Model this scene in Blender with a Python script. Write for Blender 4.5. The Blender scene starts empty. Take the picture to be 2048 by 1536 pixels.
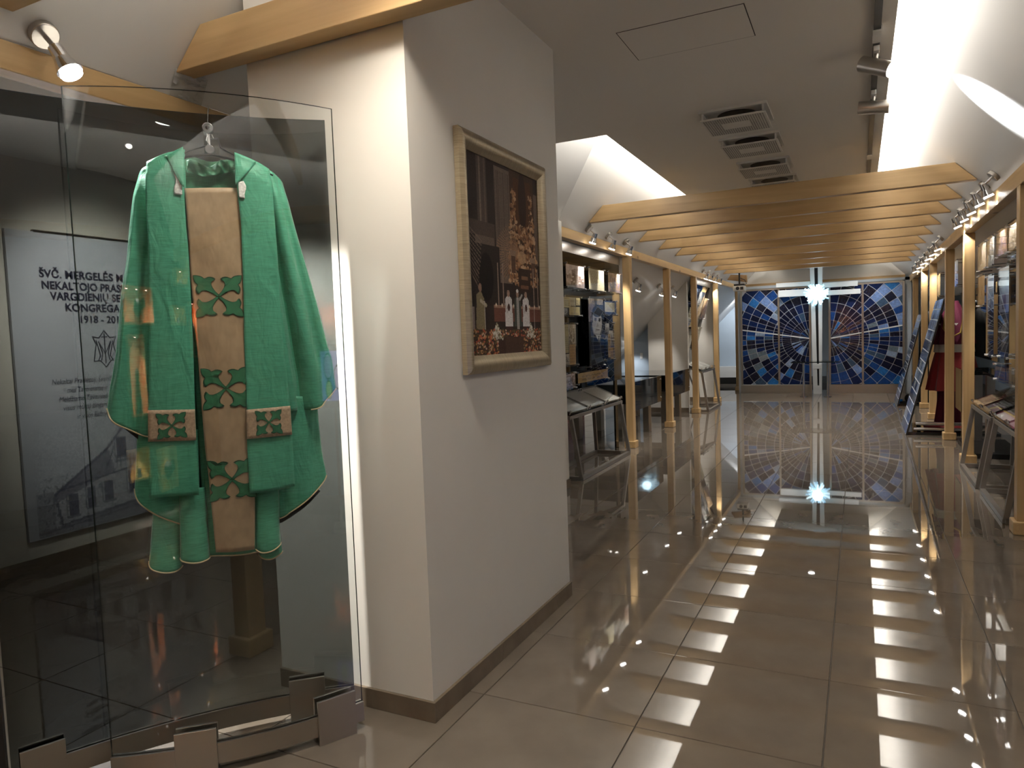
import bpy, math, random
import numpy as np
from mathutils import Vector, Matrix
random.seed(7); RNG = np.random.default_rng(7)
SC = bpy.context.scene
COL = SC.collection

# ------------------------------------------------------------------ camera, world, exposure
CAM_H = 1.37
cd = bpy.data.cameras.new('camera'); cam = bpy.data.objects.new('camera', cd); COL.objects.link(cam)
cd.sensor_fit = 'HORIZONTAL'; cd.sensor_width = 36.0; cd.lens = 1410.74 / 2048 * 36.0
cd.clip_start = 0.05; cd.clip_end = 200
yaw, pit, rol = .45867544, .0641433, -.0367373
F = Vector((-math.sin(yaw), math.cos(yaw), 0)); Rt = Vector((math.cos(yaw), math.sin(yaw), 0)); Up = Vector((0, 0, 1))
F2 = F * math.cos(pit) - Up * math.sin(pit); U2 = Up * math.cos(pit) + F * math.sin(pit)
R3 = Rt * math.cos(rol) + U2 * math.sin(rol); U3 = U2 * math.cos(rol) - Rt * math.sin(rol)
M = Matrix.Identity(4)
for i in range(3):
    M[i][0] = R3[i]; M[i][1] = U3[i]; M[i][2] = -F2[i]
M[2][3] = CAM_H
cam.matrix_world = M
SC.camera = cam
w = bpy.data.worlds.new('world'); SC.world = w; w.use_nodes = True
w.node_tree.nodes['Background'].inputs[0].default_value = (.55, .6, .7, 1)
w.node_tree.nodes['Background'].inputs[1].default_value = 0.05
SC.view_settings.view_transform = 'Standard'; SC.view_settings.look = 'None'
SC.view_settings.gamma = 1.0; SC.view_settings.use_curve_mapping = False
SC.view_settings.exposure = 1.28
SC.cycles.max_bounces = 10; SC.cycles.transparent_max_bounces = 24; SC.cycles.diffuse_bounces = 4
SC.cycles.glossy_bounces = 5; SC.cycles.sample_clamp_indirect = 4.0; SC.cycles.sample_clamp_direct = 0
SC.cycles.caustics_reflective = False; SC.cycles.caustics_refractive = False

WARM = (1.0, .91, .78); COOL = (.92, .96, 1.0); NEUT = (1.0, .95, .87)

def aim(o, d):
    o.rotation_euler = Vector(d).to_track_quat('-Z', 'Y').to_euler()

def area(name, loc, d, sx, sy, power, col=WARM):
    l = bpy.data.lights.new(name, 'AREA'); l.shape = 'RECTANGLE'; l.size = sx; l.size_y = sy
    l.energy = power; l.color = col
    o = bpy.data.objects.new(name, l); COL.objects.link(o); o.location = loc; aim(o, d); return o

# light strips lying hidden on top of the dropped ceiling, washing the roof slopes (cove lighting)
COVE = 5.0
def strip_light(name, x, y0, y1, z, d, p, col=NEUT):
    o = area(name, (x, (y0 + y1) / 2, z), d, .05, y1 - y0, p * (y1 - y0), col)
    v = Vector(d).normalized(); yv = Vector((0, 1, 0)); xv = yv.cross(-v)
    o.rotation_euler = Matrix((xv, yv, -v)).transposed().to_euler()
    return o
strip_light('cove_light', .08, -2.4, 17.0, 2.93, (.75, 0, .66), COVE)
strip_light('cove_light', -1.56, 5.1, 17.0, 2.93, (-.75, 0, .66), COVE * .8)
strip_light('cove_light', -1.56, -2.4, 1.9, 2.93, (-.75, 0, .66), COVE * .7)
area('cove_light', (-1.86, 4.94, 2.93), (0, .75, .66), .4, .05, COVE * .6, NEUT)
# positions of the added fill lamps, all out of view (fittings are built below)
FOYER_FILL = [(-.75, -1.5), (-1.22, 1.60), (-2.9, -1.4), (-3.35, 2.7), (.75, -.6)]

# ------------------------------------------------------------------ mesh helpers
ORG = {}
def origin_of(p):
    return ORG.get(p.name, Vector((0, 0, 0))) if p else Vector((0, 0, 0))

class MB:
    def __init__(s): s.v = []; s.f = []; s.m = []
    def add(s, vs, fs, mi=0):
        b = len(s.v); s.v += [tuple(map(float, v)) for v in vs]
        s.f += [tuple(b + i for i in f) for f in fs]; s.m += [mi] * len(fs); return s
    def box(s, a, b, mi=0):
        x0, y0, z0 = a; x1, y1, z1 = b
        return s.add([(x0,y0,z0),(x1,y0,z0),(x1,y1,z0),(x0,y1,z0),(x0,y0,z1),(x1,y0,z1),(x1,y1,z1),(x0,y1,z1)],
                     [(0,3,2,1),(4,5,6,7),(0,1,5,4),(1,2,6,5),(2,3,7,6),(3,0,4,7)], mi)
    def obox(s, c, ax, ay, az, mi=0):
        """oriented box: centre and three half-axis vectors"""
        c, ax, ay, az = map(Vector, (c, ax, ay, az))
        vs = [c + ax*i + ay*j + az*k for k in (-1, 1) for i, j in ((-1,-1),(1,-1),(1,1),(-1,1))]
        return s.add(vs, [(0,3,2,1),(4,5,6,7),(0,1,5,4),(1,2,6,5),(2,3,7,6),(3,0,4,7)], mi)
    def bar(s, p, q, w, h, up=(0, 0, 1), mi=0):
        p, q = Vector(p), Vector(q); d = q - p; L = d.length; d.normalize()
        sx = d.cross(Vector(up)).normalized(); sz = sx.cross(d)
        return s.obox((p + q) / 2, d * L / 2, sx * w / 2, sz * h / 2, mi)
    def prism(s, poly, ext, mi=0):
        n = len(poly); e = Vector(ext); P = [Vector(p) for p in poly]
        s.add(P + [p + e for p in P], [tuple(range(n - 1, -1, -1)), tuple(range(n, 2 * n))] +
              [(i, (i + 1) % n, n + (i + 1) % n, n + i) for i in range(n)], mi); return s
    def cyl(s, p, q, r, r2=None, n=14, mi=0, cap=True):
        p, q = Vector(p), Vector(q); r2 = r if r2 is None else r2; d = (q - p).normalized()
        a = d.orthogonal().normalized(); b = d.cross(a); vs = []
        for c, rr in ((p, r), (q, r2)):
            for i in range(n):
                t = 2 * math.pi * i / n; vs.append(c + a * rr * math.cos(t) + b * rr * math.sin(t))
        fs = [(i, (i + 1) % n, n + (i + 1) % n, n + i) for i in range(n)]
        if cap: fs += [tuple(range(n - 1, -1, -1)), tuple(range(n, 2 * n))]
        return s.add(vs, fs, mi)
    def tube(s, pts, r, n=8, mi=0):
        P = [Vector(p) for p in pts]; vs = []; a = None
        for i, p in enumerate(P):
            d = (P[min(i + 1, len(P) - 1)] - P[max(i - 1, 0)]).normalized()
            a = d.orthogonal().normalized() if a is None else (a - d * a.dot(d)).normalized()
            b = d.cross(a)
            for k in range(n):
                t = 2 * math.pi * k / n; vs.append(p + a * r * math.cos(t) + b * r * math.sin(t))
        m = len(P)
        fs = [(i*n + k, i*n + (k+1) % n, (i+1)*n + (k+1) % n, (i+1)*n + k) for i in range(m-1) for k in range(n)]
        fs += [tuple(range(n - 1, -1, -1)), tuple(range((m-1)*n, m*n))]
        return s.add(vs, fs, mi)
    def sphere(s, c, r, n=14, mi=0, sz=1.0):
        c = Vector(c); vs = []; m = n // 2
        for j in range(m + 1):
            for i in range(n):
                t = math.pi * j / m; ph = 2 * math.pi * i / n
                vs.append(c + Vector((r*math.sin(t)*math.cos(ph), r*math.sin(t)*math.sin(ph), r*sz*math.cos(t))))
        return s.add(vs, [(j*n+i, (j+1)*n+i, (j+1)*n+(i+1) % n, j*n+(i+1) % n) for j in range(m) for i in range(n)], mi)
    def build(s, name, mats, parent=None, smooth=False, bevel=0, kind=None, label=None):
        me = bpy.data.meshes.new(name); o0 = origin_of(parent)
        me.from_pydata([(v[0]-o0.x, v[1]-o0.y, v[2]-o0.z) for v in s.v], [], s.f)
        for m in (mats if isinstance(mats, (list, tuple)) else [mats]): me.materials.append(m)
        if any(s.m): me.polygons.foreach_set('material_index', s.m)
        if smooth:
            me.polygons.foreach_set('use_smooth', [True] * len(me.polygons))
            try: me.set_sharp_from_angle(angle=math.radians(40))
            except Exception: pass
        me.update()
        o = bpy.data.objects.new(name, me); COL.objects.link(o)
        if parent: o.parent = parent; ORG[o.name] = o0
        if bevel:
            b = o.modifiers.new('bevel', 'BEVEL'); b.width = bevel; b.segments = 2; b.limit_method = 'ANGLE'
        if kind: o['kind'] = kind
        if label: o['label'] = label
        return o

def thing(name, loc, label, cat, group=None):
    o = bpy.data.objects.new(name, None); COL.objects.link(o); o.location = loc; o.empty_display_size = .1
    ORG[o.name] = Vector(loc); o['label'] = label; o['category'] = cat
    if group: o['group'] = group
    return o
def tag(o, label, cat, group=None):
    o['label'] = label; o['category'] = cat
    if group: o['group'] = group
    return o
def struct(o): o['kind'] = 'structure'; return o

# ------------------------------------------------------------------ materials
def nt(name):
    m = bpy.data.materials.new(name); m.use_nodes = True; t = m.node_tree
    return m, t, t.nodes['Principled BSDF']
def node(t, k, **kw):
    n = t.nodes.new(k)
    for a, b in kw.items(): setattr(n, a, b)
    return n
def plain(name, col, rough=.5, metal=0, spec=.5, emit=None, es=0, noise=None, bump=None, sheen=0, coat=0):
    m, t, p = nt(name); p.inputs['Base Color'].default_value = (*col, 1); p.inputs['Roughness'].default_value = rough
    p.inputs['Metallic'].default_value = metal; p.inputs['Specular IOR Level'].default_value = spec
    if emit: p.inputs['Emission Color'].default_value = (*emit, 1); p.inputs['Emission Strength'].default_value = es
    if sheen: p.inputs['Sheen Weight'].default_value = sheen
    if coat: p.inputs['Coat Weight'].default_value = coat; p.inputs['Coat Roughness'].default_value = .05
    if noise or bump:
        tc = node(t, 'ShaderNodeTexCoord'); mp = node(t, 'ShaderNodeMapping'); t.links.new(tc.outputs['Object'], mp.inputs[0])
    if noise:   # (scale xyz, amount, detail)
        sc, amt, det = noise; mp.inputs['Scale'].default_value = sc
        n = node(t, 'ShaderNodeTexNoise'); n.inputs['Scale'].default_value = 1; n.inputs['Detail'].default_value = det
        t.links.new(mp.outputs[0], n.inputs['Vector'])
        r = node(t, 'ShaderNodeValToRGB'); r.color_ramp.elements[0].position = .3; r.color_ramp.elements[1].position = .7
        r.color_ramp.elements[0].color = (*[c*(1-amt) for c in col], 1); r.color_ramp.elements[1].color = (*[min(1, c*(1+amt)) for c in col], 1)
        t.links.new(n.outputs['Fac'], r.inputs[0]); t.links.new(r.outputs[0], p.inputs['Base Color'])
    if bump:    # (scale xyz, strength, distance)
        sc, st, di = bump; m2 = node(t, 'ShaderNodeMapping'); m2.inputs['Scale'].default_value = sc
        t.links.new(tc.outputs['Object'], m2.inputs[0]); n2 = node(t, 'ShaderNodeTexNoise'); n2.inputs['Scale'].default_value = 1
        n2.inputs['Detail'].default_value = 3; t.links.new(m2.outputs[0], n2.inputs['Vector'])
        b = node(t, 'ShaderNodeBump'); b.inputs['Strength'].default_value = st; b.inputs['Distance'].default_value = di
        t.links.new(n2.outputs['Fac'], b.inputs['Height']); t.links.new(b.outputs[0], p.inputs['Normal'])
    return m
def glass(name, tint, rough=0.0, ior=1.5, gcol=(1, 1, 1)):
    """thin sheet: tinted see-through with a Fresnel reflection"""
    m = bpy.data.materials.new(name); m.use_nodes = True; t = m.node_tree; t.nodes.clear()
    out = node(t, 'ShaderNodeOutputMaterial'); mix = node(t, 'ShaderNodeMixShader'); tr = node(t, 'ShaderNodeBsdfTransparent')
    gl = node(t, 'ShaderNodeBsdfGlossy'); fr = node(t, 'ShaderNodeFresnel'); geo = node(t, 'ShaderNodeNewGeometry')
    mx = node(t, 'ShaderNodeMix'); mx.data_type = 'FLOAT'; mx.inputs[2].default_value = ior; mx.inputs[3].default_value = 1 / ior
    t.links.new(geo.outputs['Backfacing'], mx.inputs[0]); t.links.new(mx.outputs[0], fr.inputs['IOR'])
    tr.inputs[0].default_value = (*tint, 1); gl.inputs['Roughness'].default_value = rough; gl.inputs[0].default_value = (*gcol, 1)
    t.links.new(fr.outputs[0], mix.inputs[0]); t.links.new(tr.outputs[0], mix.inputs[1]); t.links.new(gl.outputs[0], mix.inputs[2])
    t.links.new(mix.outputs[0], out.inputs[0]); return m
def wood(name, axis, dark=(.47, .30, .135), light=(.66, .455, .225), rough=.38):
    m, t, p = nt(name); tc = node(t, 'ShaderNodeTexCoord'); mp = node(t, 'ShaderNodeMapping')
    sc = [16, 16, 16]; sc[axis] = .7; mp.inputs['Scale'].default_value = sc; t.links.new(tc.outputs['Object'], mp.inputs[0])
    n = node(t, 'ShaderNodeTexNoise'); n.inputs['Scale'].default_value = 1; n.inputs['Detail'].default_value = 5; n.inputs['Distortion'].default_value = .8
    t.links.new(mp.outputs[0], n.inputs['Vector'])
    m2 = node(t, 'ShaderNodeMapping'); s2 = [2.2, 2.2, 2.2]; s2[axis] = .8; m2.inputs['Scale'].default_value = s2; t.links.new(tc.outputs['Object'], m2.inputs[0])
    n2 = node(t, 'ShaderNodeTexNoise'); n2.inputs['Scale'].default_value = 2; n2.inputs['Detail'].default_value = 2; t.links.new(m2.outputs[0], n2.inputs['Vector'])
    ad = node(t, 'ShaderNodeMath', operation='MULTIPLY_ADD'); ad.inputs[1].default_value = .55; t.links.new(n.outputs['Fac'], ad.inputs[0])
    ml = node(t, 'ShaderNodeMath', operation='MULTIPLY'); ml.inputs[1].default_value = .45; t.links.new(n2.outputs['Fac'], ml.inputs[0]); t.links.new(ml.outputs[0], ad.inputs[2])
    r = node(t, 'ShaderNodeValToRGB'); r.color_ramp.elements[0].position = .34; r.color_ramp.elements[1].position = .64
    r.color_ramp.elements[0].color = (*dark, 1); r.color_ramp.elements[1].color = (*light, 1)
    t.links.new(ad.outputs[0], r.inputs[0])
    v = node(t, 'ShaderNodeTexVoronoi'); v.inputs['Scale'].default_value = 1; m3 = node(t, 'ShaderNodeMapping'); s3 = [3.1, 3.1, 3.1]; s3[axis] = 1.3
    m3.inputs['Scale'].default_value = s3; t.links.new(tc.outputs['Object'], m3.inputs[0]); t.links.new(m3.outputs[0], v.inputs['Vector'])
    kr = node(t, 'ShaderNodeValToRGB'); kr.color_ramp.elements[0].position = .03; kr.color_ramp.elements[1].position = .085
    kr.color_ramp.elements[0].color = (.30, .22, .18, 1); kr.color_ramp.elements[1].color = (1, 1, 1, 1); t.links.new(v.outputs['Distance'], kr.inputs[0])
    mm = node(t, 'ShaderNodeMix'); mm.data_type = 'RGBA'; mm.blend_type = 'MULTIPLY'; mm.inputs[0].default_value = 1
    t.links.new(r.outputs[0], mm.inputs[6]); t.links.new(kr.outputs[0], mm.inputs[7]); t.links.new(mm.outputs[2], p.inputs['Base Color'])
    p.inputs['Roughness'].default_value = rough
    b = node(t, 'ShaderNodeBump'); b.inputs['Strength'].default_value = .12; b.inputs['Distance'].default_value = .002
    t.links.new(n.outputs['Fac'], b.inputs['Height']); t.links.new(b.outputs[0], p.inputs['Normal']); return m
def printed(name, rough=.35, spec=.4, coat=0):
    m, t, p = nt(name); a = node(t, 'ShaderNodeVertexColor'); a.layer_name = 'print'
    t.links.new(a.outputs[0], p.inputs['Base Color']); p.inputs['Roughness'].default_value = rough; p.inputs['Specular IOR Level'].default_value = spec
    if coat: p.inputs['Coat Weight'].default_value = coat
    return m

WALL = plain('white_wall_paint', (.76, .735, .685), .6, noise=((3, 3, 3), .015, 3), bump=((180, 180, 180), .04, .002))
CEIL = plain('ceiling_paint', (.85, .825, .78), .75)
SLOPE = plain('satin_slope_paint', (.74, .73, .71), .38, bump=((60, 60, 60), .03, .003))
BLUEWALL = plain('blue_grey_paint', (.42, .49, .56), .6)
TILE = plain('polished_stoneware', (.165, .137, .109), .02, spec=.8, noise=((5, 5, 5), .10, 6), bump=((9, 9, 9), .012, .002))
GROUT = plain('grout', (.07, .058, .045), .6)
BASE = plain('brown_skirting_tile', (.16, .125, .09), .18, noise=((9, 9, 9), .15, 4))
WX, WY, WZ = wood('pine_grain_x', 0), wood('pine_grain_y', 1), wood('pine_grain_z', 2)
WDARK = wood('dark_timber', 0, (.16, .07, .03), (.27, .13, .06))
STEEL = plain('brushed_steel', (.52, .49, .45), .3, 1.0, bump=((4, 4, 300), .08, .001))
DSTEEL = plain('dull_steel_tube', (.36, .335, .31), .38, .9)
CHROME = plain('chrome', (.78, .78, .80), .12, 1.0)
NICKEL = plain('satin_nickel', (.55, .52, .48), .28, 1.0)
BLACK = plain('black_plastic', (.012, .012, .013), .35)
BLACKGLASS = plain('black_backed_glass', (.008, .010, .011), .04, spec=.6)
CLEAR = glass('clear_glass', (.985, .995, .99))
ACRYL = glass('acrylic', (.97, .98, .98), ior=1.22)
SMOKE = glass('smoked_glass', (.34, .36, .36))
DUSK = glass('dark_tinted_glass', (.30, .33, .34))
EDGE = plain('polished_glass_edge', (.015, .025, .023), .1, spec=.6)
PRINT = printed('printed_sheet'); PRINTG = printed('glossy_print', .12, .5)
WHITE = plain('white_enamel', (.82, .81, .78), .35)
VENTW = plain('vent_white', (.72, .70, .66), .5)
def lampmat(n, c, s): return plain(n, (.9, .9, .9), .3, emit=c, es=s)
LENS = lampmat('lit_lamp_lens', (1.0, .97, .92), 6)

# ================================================================== THE SETTING
ZC = 2.82
floor = struct(MB().box((-5.0, -2.8, -.12), (3.0, 19.2, -.004)).build('floor', GROUT))
tile_bm = {}
XL = [-4.91, -4.31, -3.71, -3.11, -2.51, -1.91, -1.31, -.71, -.11, .49, 1.09, 1.69]
n_t = 0
def tile_mesh():
    g = .0018; mb = MB(); a = .3 - g; c = .002
    lo = [(-a, -a, -.008), (a, -a, -.008), (a, a, -.008), (-a, a, -.008)]
    mid = [(x, y, -c) for x, y, _ in lo]; k = (a - .0012) / a
    up = [(x * k, y * k, 0) for x, y, _ in lo]
    mb.add(lo + mid + up, [(0, 1, 5, 4), (1, 2, 6, 5), (2, 3, 7, 6), (3, 0, 4, 7), (4, 5, 9, 8), (5, 6, 10, 9), (6, 7, 11, 10), (7, 4, 8, 11), (8, 9, 10, 11)])
    return mb
t0 = tile_mesh().build('tile', TILE, floor); rest = MB()
spots = []
for ix, x in enumerate(XL[:-1]):
    for iy in range(-7, 28):
        y = 2.91 + .6 * iy
        vis = (x >= -2.6 and 1.6 < y < 16.2) or (x < -2.6 and .5 < y < 5.4) or (x < -2.6 and 7.5 < y < 11)
        if vis and x > -.8 and y < 2.0: vis = False
        if vis and x > -2.0 and x < -1.4 and 2.2 < y < 3.2: vis = False
        if y > 18.6: continue
        spots.append((vis, x + .3, y + .3))
vis_sp = [s for s in spots if s[0]][:296]
first = True
for v, x, y in vis_sp:
    if first: o = t0; first = False
    else: o = t0.copy(); COL.objects.link(o); o.parent = floor
    o.location = (x, y, 0); o.rotation_euler = (random.uniform(-0.0002, 0.0002), random.uniform(-0.0002, 0.0002), 0)
base_t = tile_mesh()
for s in spots:
    if s in vis_sp: continue
    rest.add([(a + s[1], b + s[2], c) for a, b, c in base_t.v], base_t.f)
rest.build('tile_field', TILE, floor, kind='stuff')

def wall(name, mb, mat): return struct(mb.build(name, mat))
# dropped ceiling slab: open along both sides so the cove light gets out
mb = MB(); mb.box((-1.64, -2.6, ZC), (.165, 19.0, ZC + .05)); mb.box((-2.10, 2.08, ZC + .0005), (-1.64, 5.02, ZC + .05))
ceil = wall('ceiling', mb, CEIL)
# access hatch: hairline joint round a flush panel
hx0, hx1, hy0, hy1 = -1.045, -.452, 3.385, 3.775
mb = MB(); g = .004
for a, b in (((hx0, hy0), (hx1, hy0 + g)), ((hx0, hy1 - g), (hx1, hy1)), ((hx0, hy0), (hx0 + g, hy1)), ((hx1 - g, hy0), (hx1, hy1))):
    mb.box((*a, ZC - .0012), (*b, ZC + .002))
mb.build('hatch_joint', plain('joint_shadow_gap', (.05, .045, .04), .8), ceil)
MB().box((hx0 + g, hy0 + g, ZC - .002), (hx1 - g, hy1 - g, ZC + .003)).build('hatch_panel', CEIL, ceil)

# roof slopes (45 degrees): left z = x + 4.85, right z = 3.31 - x
def slab(pts, nrm, t=.06):
    n = Vector(nrm).normalized() * t; return MB().prism(pts, n)
wall('wall_roof_left', slab([(-2.446, 6.0, 2.404), (-1.45, 5.18, 3.4), (-1.45, 19, 3.4), (-4.2, 19, .65), (-4.2, 6.0, .65)], (-1, 0, 1)), SLOPE)
wall('wall_roof_left_near', slab([(-2.46, -2.6, 2.39), (-1.45, -2.6, 3.4), (-1.45, 3.6, 3.4), (-2.46, 3.6, 2.39)], (-1, 0, 1)), SLOPE)
wall('wall_roof_wing', slab([(-4.8, 6.0, 2.404), (-4.8, 5.18, 3.4), (-1.45, 5.18, 3.4), (-2.446, 6.0, 2.404)], (0, .77, .64)), SLOPE)
wall('wall_roof_right', slab([(-.09, -2.6, 3.4), (-.09, 19, 3.4), (2.45, 19, .86), (2.45, -2.6, .86)], (1, 0, 1)), SLOPE)
wall('ceiling_ridge', MB().box((-5, -2.6, 3.4), (.1, 19, 3.46)), CEIL)
wall('wall_knee_left', MB().box((-4.26, 6.0, 0), (-4.2, 19, .72)), WALL)
wall('wall_knee_right', MB().box((2.45, -2.6, 0), (2.51, 19, .95)), BLUEWALL)
wall('wall_left', MB().box((-4.85, -2.6, 0), (-4.75, 5.83, 3.4)), WALL)
wall('ceiling_alcove', MB().box((-4.75, -2.6, 2.62), (-2.40, 3.6, 2.68)), CEIL)
wall('wall_partition', MB().box((-4.75, 5.83, 0), (-2.387, 5.95, 2.40)), WALL)
wall('wall_gable', MB().box((-5, 18.95, 0), (3, 19.05, 3.4)), BLUEWALL)
wall('wall_gable_upper', MB().box((-4.2, 17.25, 2.42), (2.45, 17.35, 3.4)), WALL)
wall('wall_behind', MB().box((-4.85, -2.72, 0), (3, -2.62, 3.4)), plain('dark_foyer_paint', (.09, .095, .095), .6))
# white pier with the framed picture
wall('wall_pier', MB().box((-2.11, 2.07, 0), (-1.385, 3.41, ZC)), WALL)
mb = MB(); t = .013
mb.box((-2.11, 2.07 - t, 0), (-1.385 + t, 2.07, .075)); mb.box((-1.385, 2.07, 0), (-1.385 + t, 2.60, .075))
mb.box((-1.385, 2.603, 0), (-1.385 + t, 3.20, .075)); mb.box((-1.385, 3.203, 0), (-1.385 + t, 3.41, .075))
struct(mb.build('baseboard_pier', BASE, bevel=.0015))
struct(MB().box((-2.45, 5.816, 0), (-2.386, 5.83, .075)).box((-2.387, 5.816, 0), (-2.374, 5.95, .075)).build('baseboard_partition', BASE))
struct(MB().box((-4.75, -2.6, 0), (-4.737, 5.83, .075)).build('baseboard_left', BASE))
struct(MB().box((-4.2, 18.93, 0), (2.45, 18.95, .17)).build('baseboard_gable', plain('dark_grey_skirting', (.10, .11, .12), .4)))
# cross walls in the left aisle, cut under the roof slope
def crosswall(name, x0, x1, y0, y1, m):
    return wall(name, MB().prism([(x0, y0, 0), (x1, y0, 0), (x1, y0, x1 + 4.85), (x0, y0, x0 + 4.85)], (0, y1 - y0, 0)), m)
crosswall('wall_left_aisle', -3.30, -2.62, 12.1, 12.2, WALL)
crosswall('wall_left_aisle_blue', -4.2, -3.301, 12.35, 12.45, BLUEWALL)
crosswall('wall_left_bay_end', -3.30, -2.53, 14.12, 14.22, WALL)
struct(MB().box((-3.3, 14.10, 0), (-2.53, 14.12, .08)).build('baseboard_left_bay', BASE))
struct(MB().box((-3.3, 12.08, 0), (-2.62, 12.10, .08)).build('baseboard_left_aisle', BASE))
# low white ledge in front of the gable wall, far left
struct(MB().box((-4.2, 18.72, .17), (-2.35, 18.93, .45)).build('trim_ledge', WHITE))
# dark red panelled door in the left aisle
dr = struct(MB().box((-4.19, 10.15, 0), (-4.13, 11.05, 1.9)).build('door_1', plain('dark_red_door', (.09, .018, .016), .35)))
for z0, z1 in ((.15, .85), (.97, 1.75)):
    for y0, y1 in ((10.24, 10.56), (10.64, 10.96)):
        MB().box((-4.135, y0, z0), (-4.12, y1, z1)).build('door_panel', dr.data.materials[0], dr, bevel=.006)
MB().cyl((-4.12, 10.2, .95), (-4.06, 10.2, .95), .012).cyl((-4.06, 10.2, .95), (-4.06, 10.32, .95), .01).build('door_handle', NICKEL, dr, True)

# ------------------------------------------------------------------ timber frame
def rail_post(x0, x1, y, h, label, base=True):
    t = thing('timber_post', ((x0 + x1) / 2, y, 0), label, 'post', 'timber posts under the purlins')
    MB().box((x0, y - .05, 0), (x1, y + .05, h)).build('shaft', WZ, t, bevel=.004)
    if base: MB().box((x0 - .022, y - .072, 0), (x1 + .022, y + .072, .085)).build('foot_block', WY, t, bevel=.008)
    return t
tag(MB().prism([(-2.45, -2.6, 2.29), (-2.45, -2.6, 2.385), (-2.466, -2.6, 2.382), (-2.53, -2.6, 2.318), (-2.53, -2.6, 2.29)], (0, 19.5, 0)).build('purlin', WY, bevel=.004), 'long pine purlin under the left roof slope, behind the glass case', 'beam')
tag(MB().prism([(.90, -2.6, 2.21), (.98, -2.6, 2.21), (.98, -2.6, 2.30), (.97, -2.6, 2.325), (.90, -2.6, 2.325)], (0, 19.5, 0)).build('purlin', WY, bevel=.004), 'long pine purlin along the right side carrying the spotlights', 'beam')
PL = [(2.26, 'pine post seen dimly through the smoked glass behind the green vestment', 2.29), (8.25, 'pine post at the right end of the portrait display, left side', 2.29),
      (10.2, 'pine post between the two dark display tables, left side', 2.29), (12.05, 'pine post beyond the farther display table, left side', 2.29), (14.05, 'pine post at the far end of the left bay beside the white wall end', 2.29),
      (16.75, 'thin far pine post left of the blue mosaic screen, below the projector', 2.29)]
for y, lb, h in PL: rail_post(-2.53, -2.44, y, h, lb)
for y, lb in [(5.45, 'large pine post at the right picture edge, nearest of all'), (8.05, 'pine post behind the two steel lecterns on the right'),
              (9.65, 'pine post in front of the red robe, right side'), (11.7, 'pine post between the red robe and the black robe, right side'),
              (13.2, 'pine post behind the black robe, right side'), (15.2, 'farthest pine post on the right, beside the mosaic screen')]:
    rail_post(.90, .99, y, 2.21, lb)
# tie beams cut to the slope at both ends
def tie(y0, th, zb, zt, label, grp=None, name='tie_beam', x1=None):
    mb = MB(); zr = zb
    xl = lambda z: z - 4.85 + .004
    xr = lambda z: 3.31 - z - .004
    poly = [(xl(zb), y0, zb), (xr(zb) if x1 is None else x1, y0, zb), (xr(zt) if x1 is None else x1, y0, zt), (xl(zt), y0, zt)]
    o = mb.prism(poly, (0, th, 0)).build(name, WX, bevel=.003); tag(o, label, 'beam', grp); return o
tie(1.975, .085, 2.455, 2.605, 'thick pine tie beam above the glass case, sawn off at the white slope')
ORD = ['nearest', 'second', 'third', 'fourth', 'fifth', 'sixth', 'seventh', 'eighth', 'farthest']
for i, y in enumerate((6.62, 7.5, 8.36, 9.3, 10.25, 11.3, 12.3, 13.3, 14.25)):
    tie(y, .08, 2.475, 2.625, '%s pine tie beam of the row crossing the corridor under the ceiling' % ORD[i], 'tie beams across the corridor')
tag(MB().box((-2.42, 17.16, 2.36), (.88, 17.25, 2.42)).build('gable_rail', WX, bevel=.003), 'slim pine rail on the far wall above the blue mosaic screen', 'beam')
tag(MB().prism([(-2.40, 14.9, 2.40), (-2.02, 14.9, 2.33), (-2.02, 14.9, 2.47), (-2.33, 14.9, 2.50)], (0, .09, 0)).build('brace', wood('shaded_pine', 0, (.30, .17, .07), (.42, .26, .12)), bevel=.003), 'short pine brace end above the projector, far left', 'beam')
tie(1.30, .085, 2.455, 2.605, 'pine tie beam nearest the viewpoint, its end just showing at the top left picture corner')

# crumpled tape stuck on the slope below the thick beam
mb = MB(); W_, H_ = 14, 18
P = lambda a, b: (-2.46 + .0 + .17 * b, 2.00 + .17 * a + .03 * b)
vs = []
for j in range(H_ + 1):
    for i in range(W_ + 1):
        a, b = i / W_ - .15, j / H_
        x = -2.462 + .082 * b; y = 2.02 + .15 * a - .03 * b
        bump = .004 + .013 * abs(math.sin(9 * a + 14 * b + 3 * math.sin(7 * b))) * random.uniform(.3, 1) * (1 if 0 < i < W_ and 0 < j < H_ else .2)
        vs.append((x + bump * .7, y, x + 4.85 - bump * .7))
mb.add(vs, [(j*(W_+1)+i, j*(W_+1)+i+1, (j+1)*(W_+1)+i+1, (j+1)*(W_+1)+i) for j in range(H_) for i in range(W_)])
tag(mb.build('tape_patch', plain('white_adhesive_tape', (.52, .51, .48), .25), smooth=True), 'crumpled white tape patch on the slope below the thick beam end', 'tape')

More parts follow.
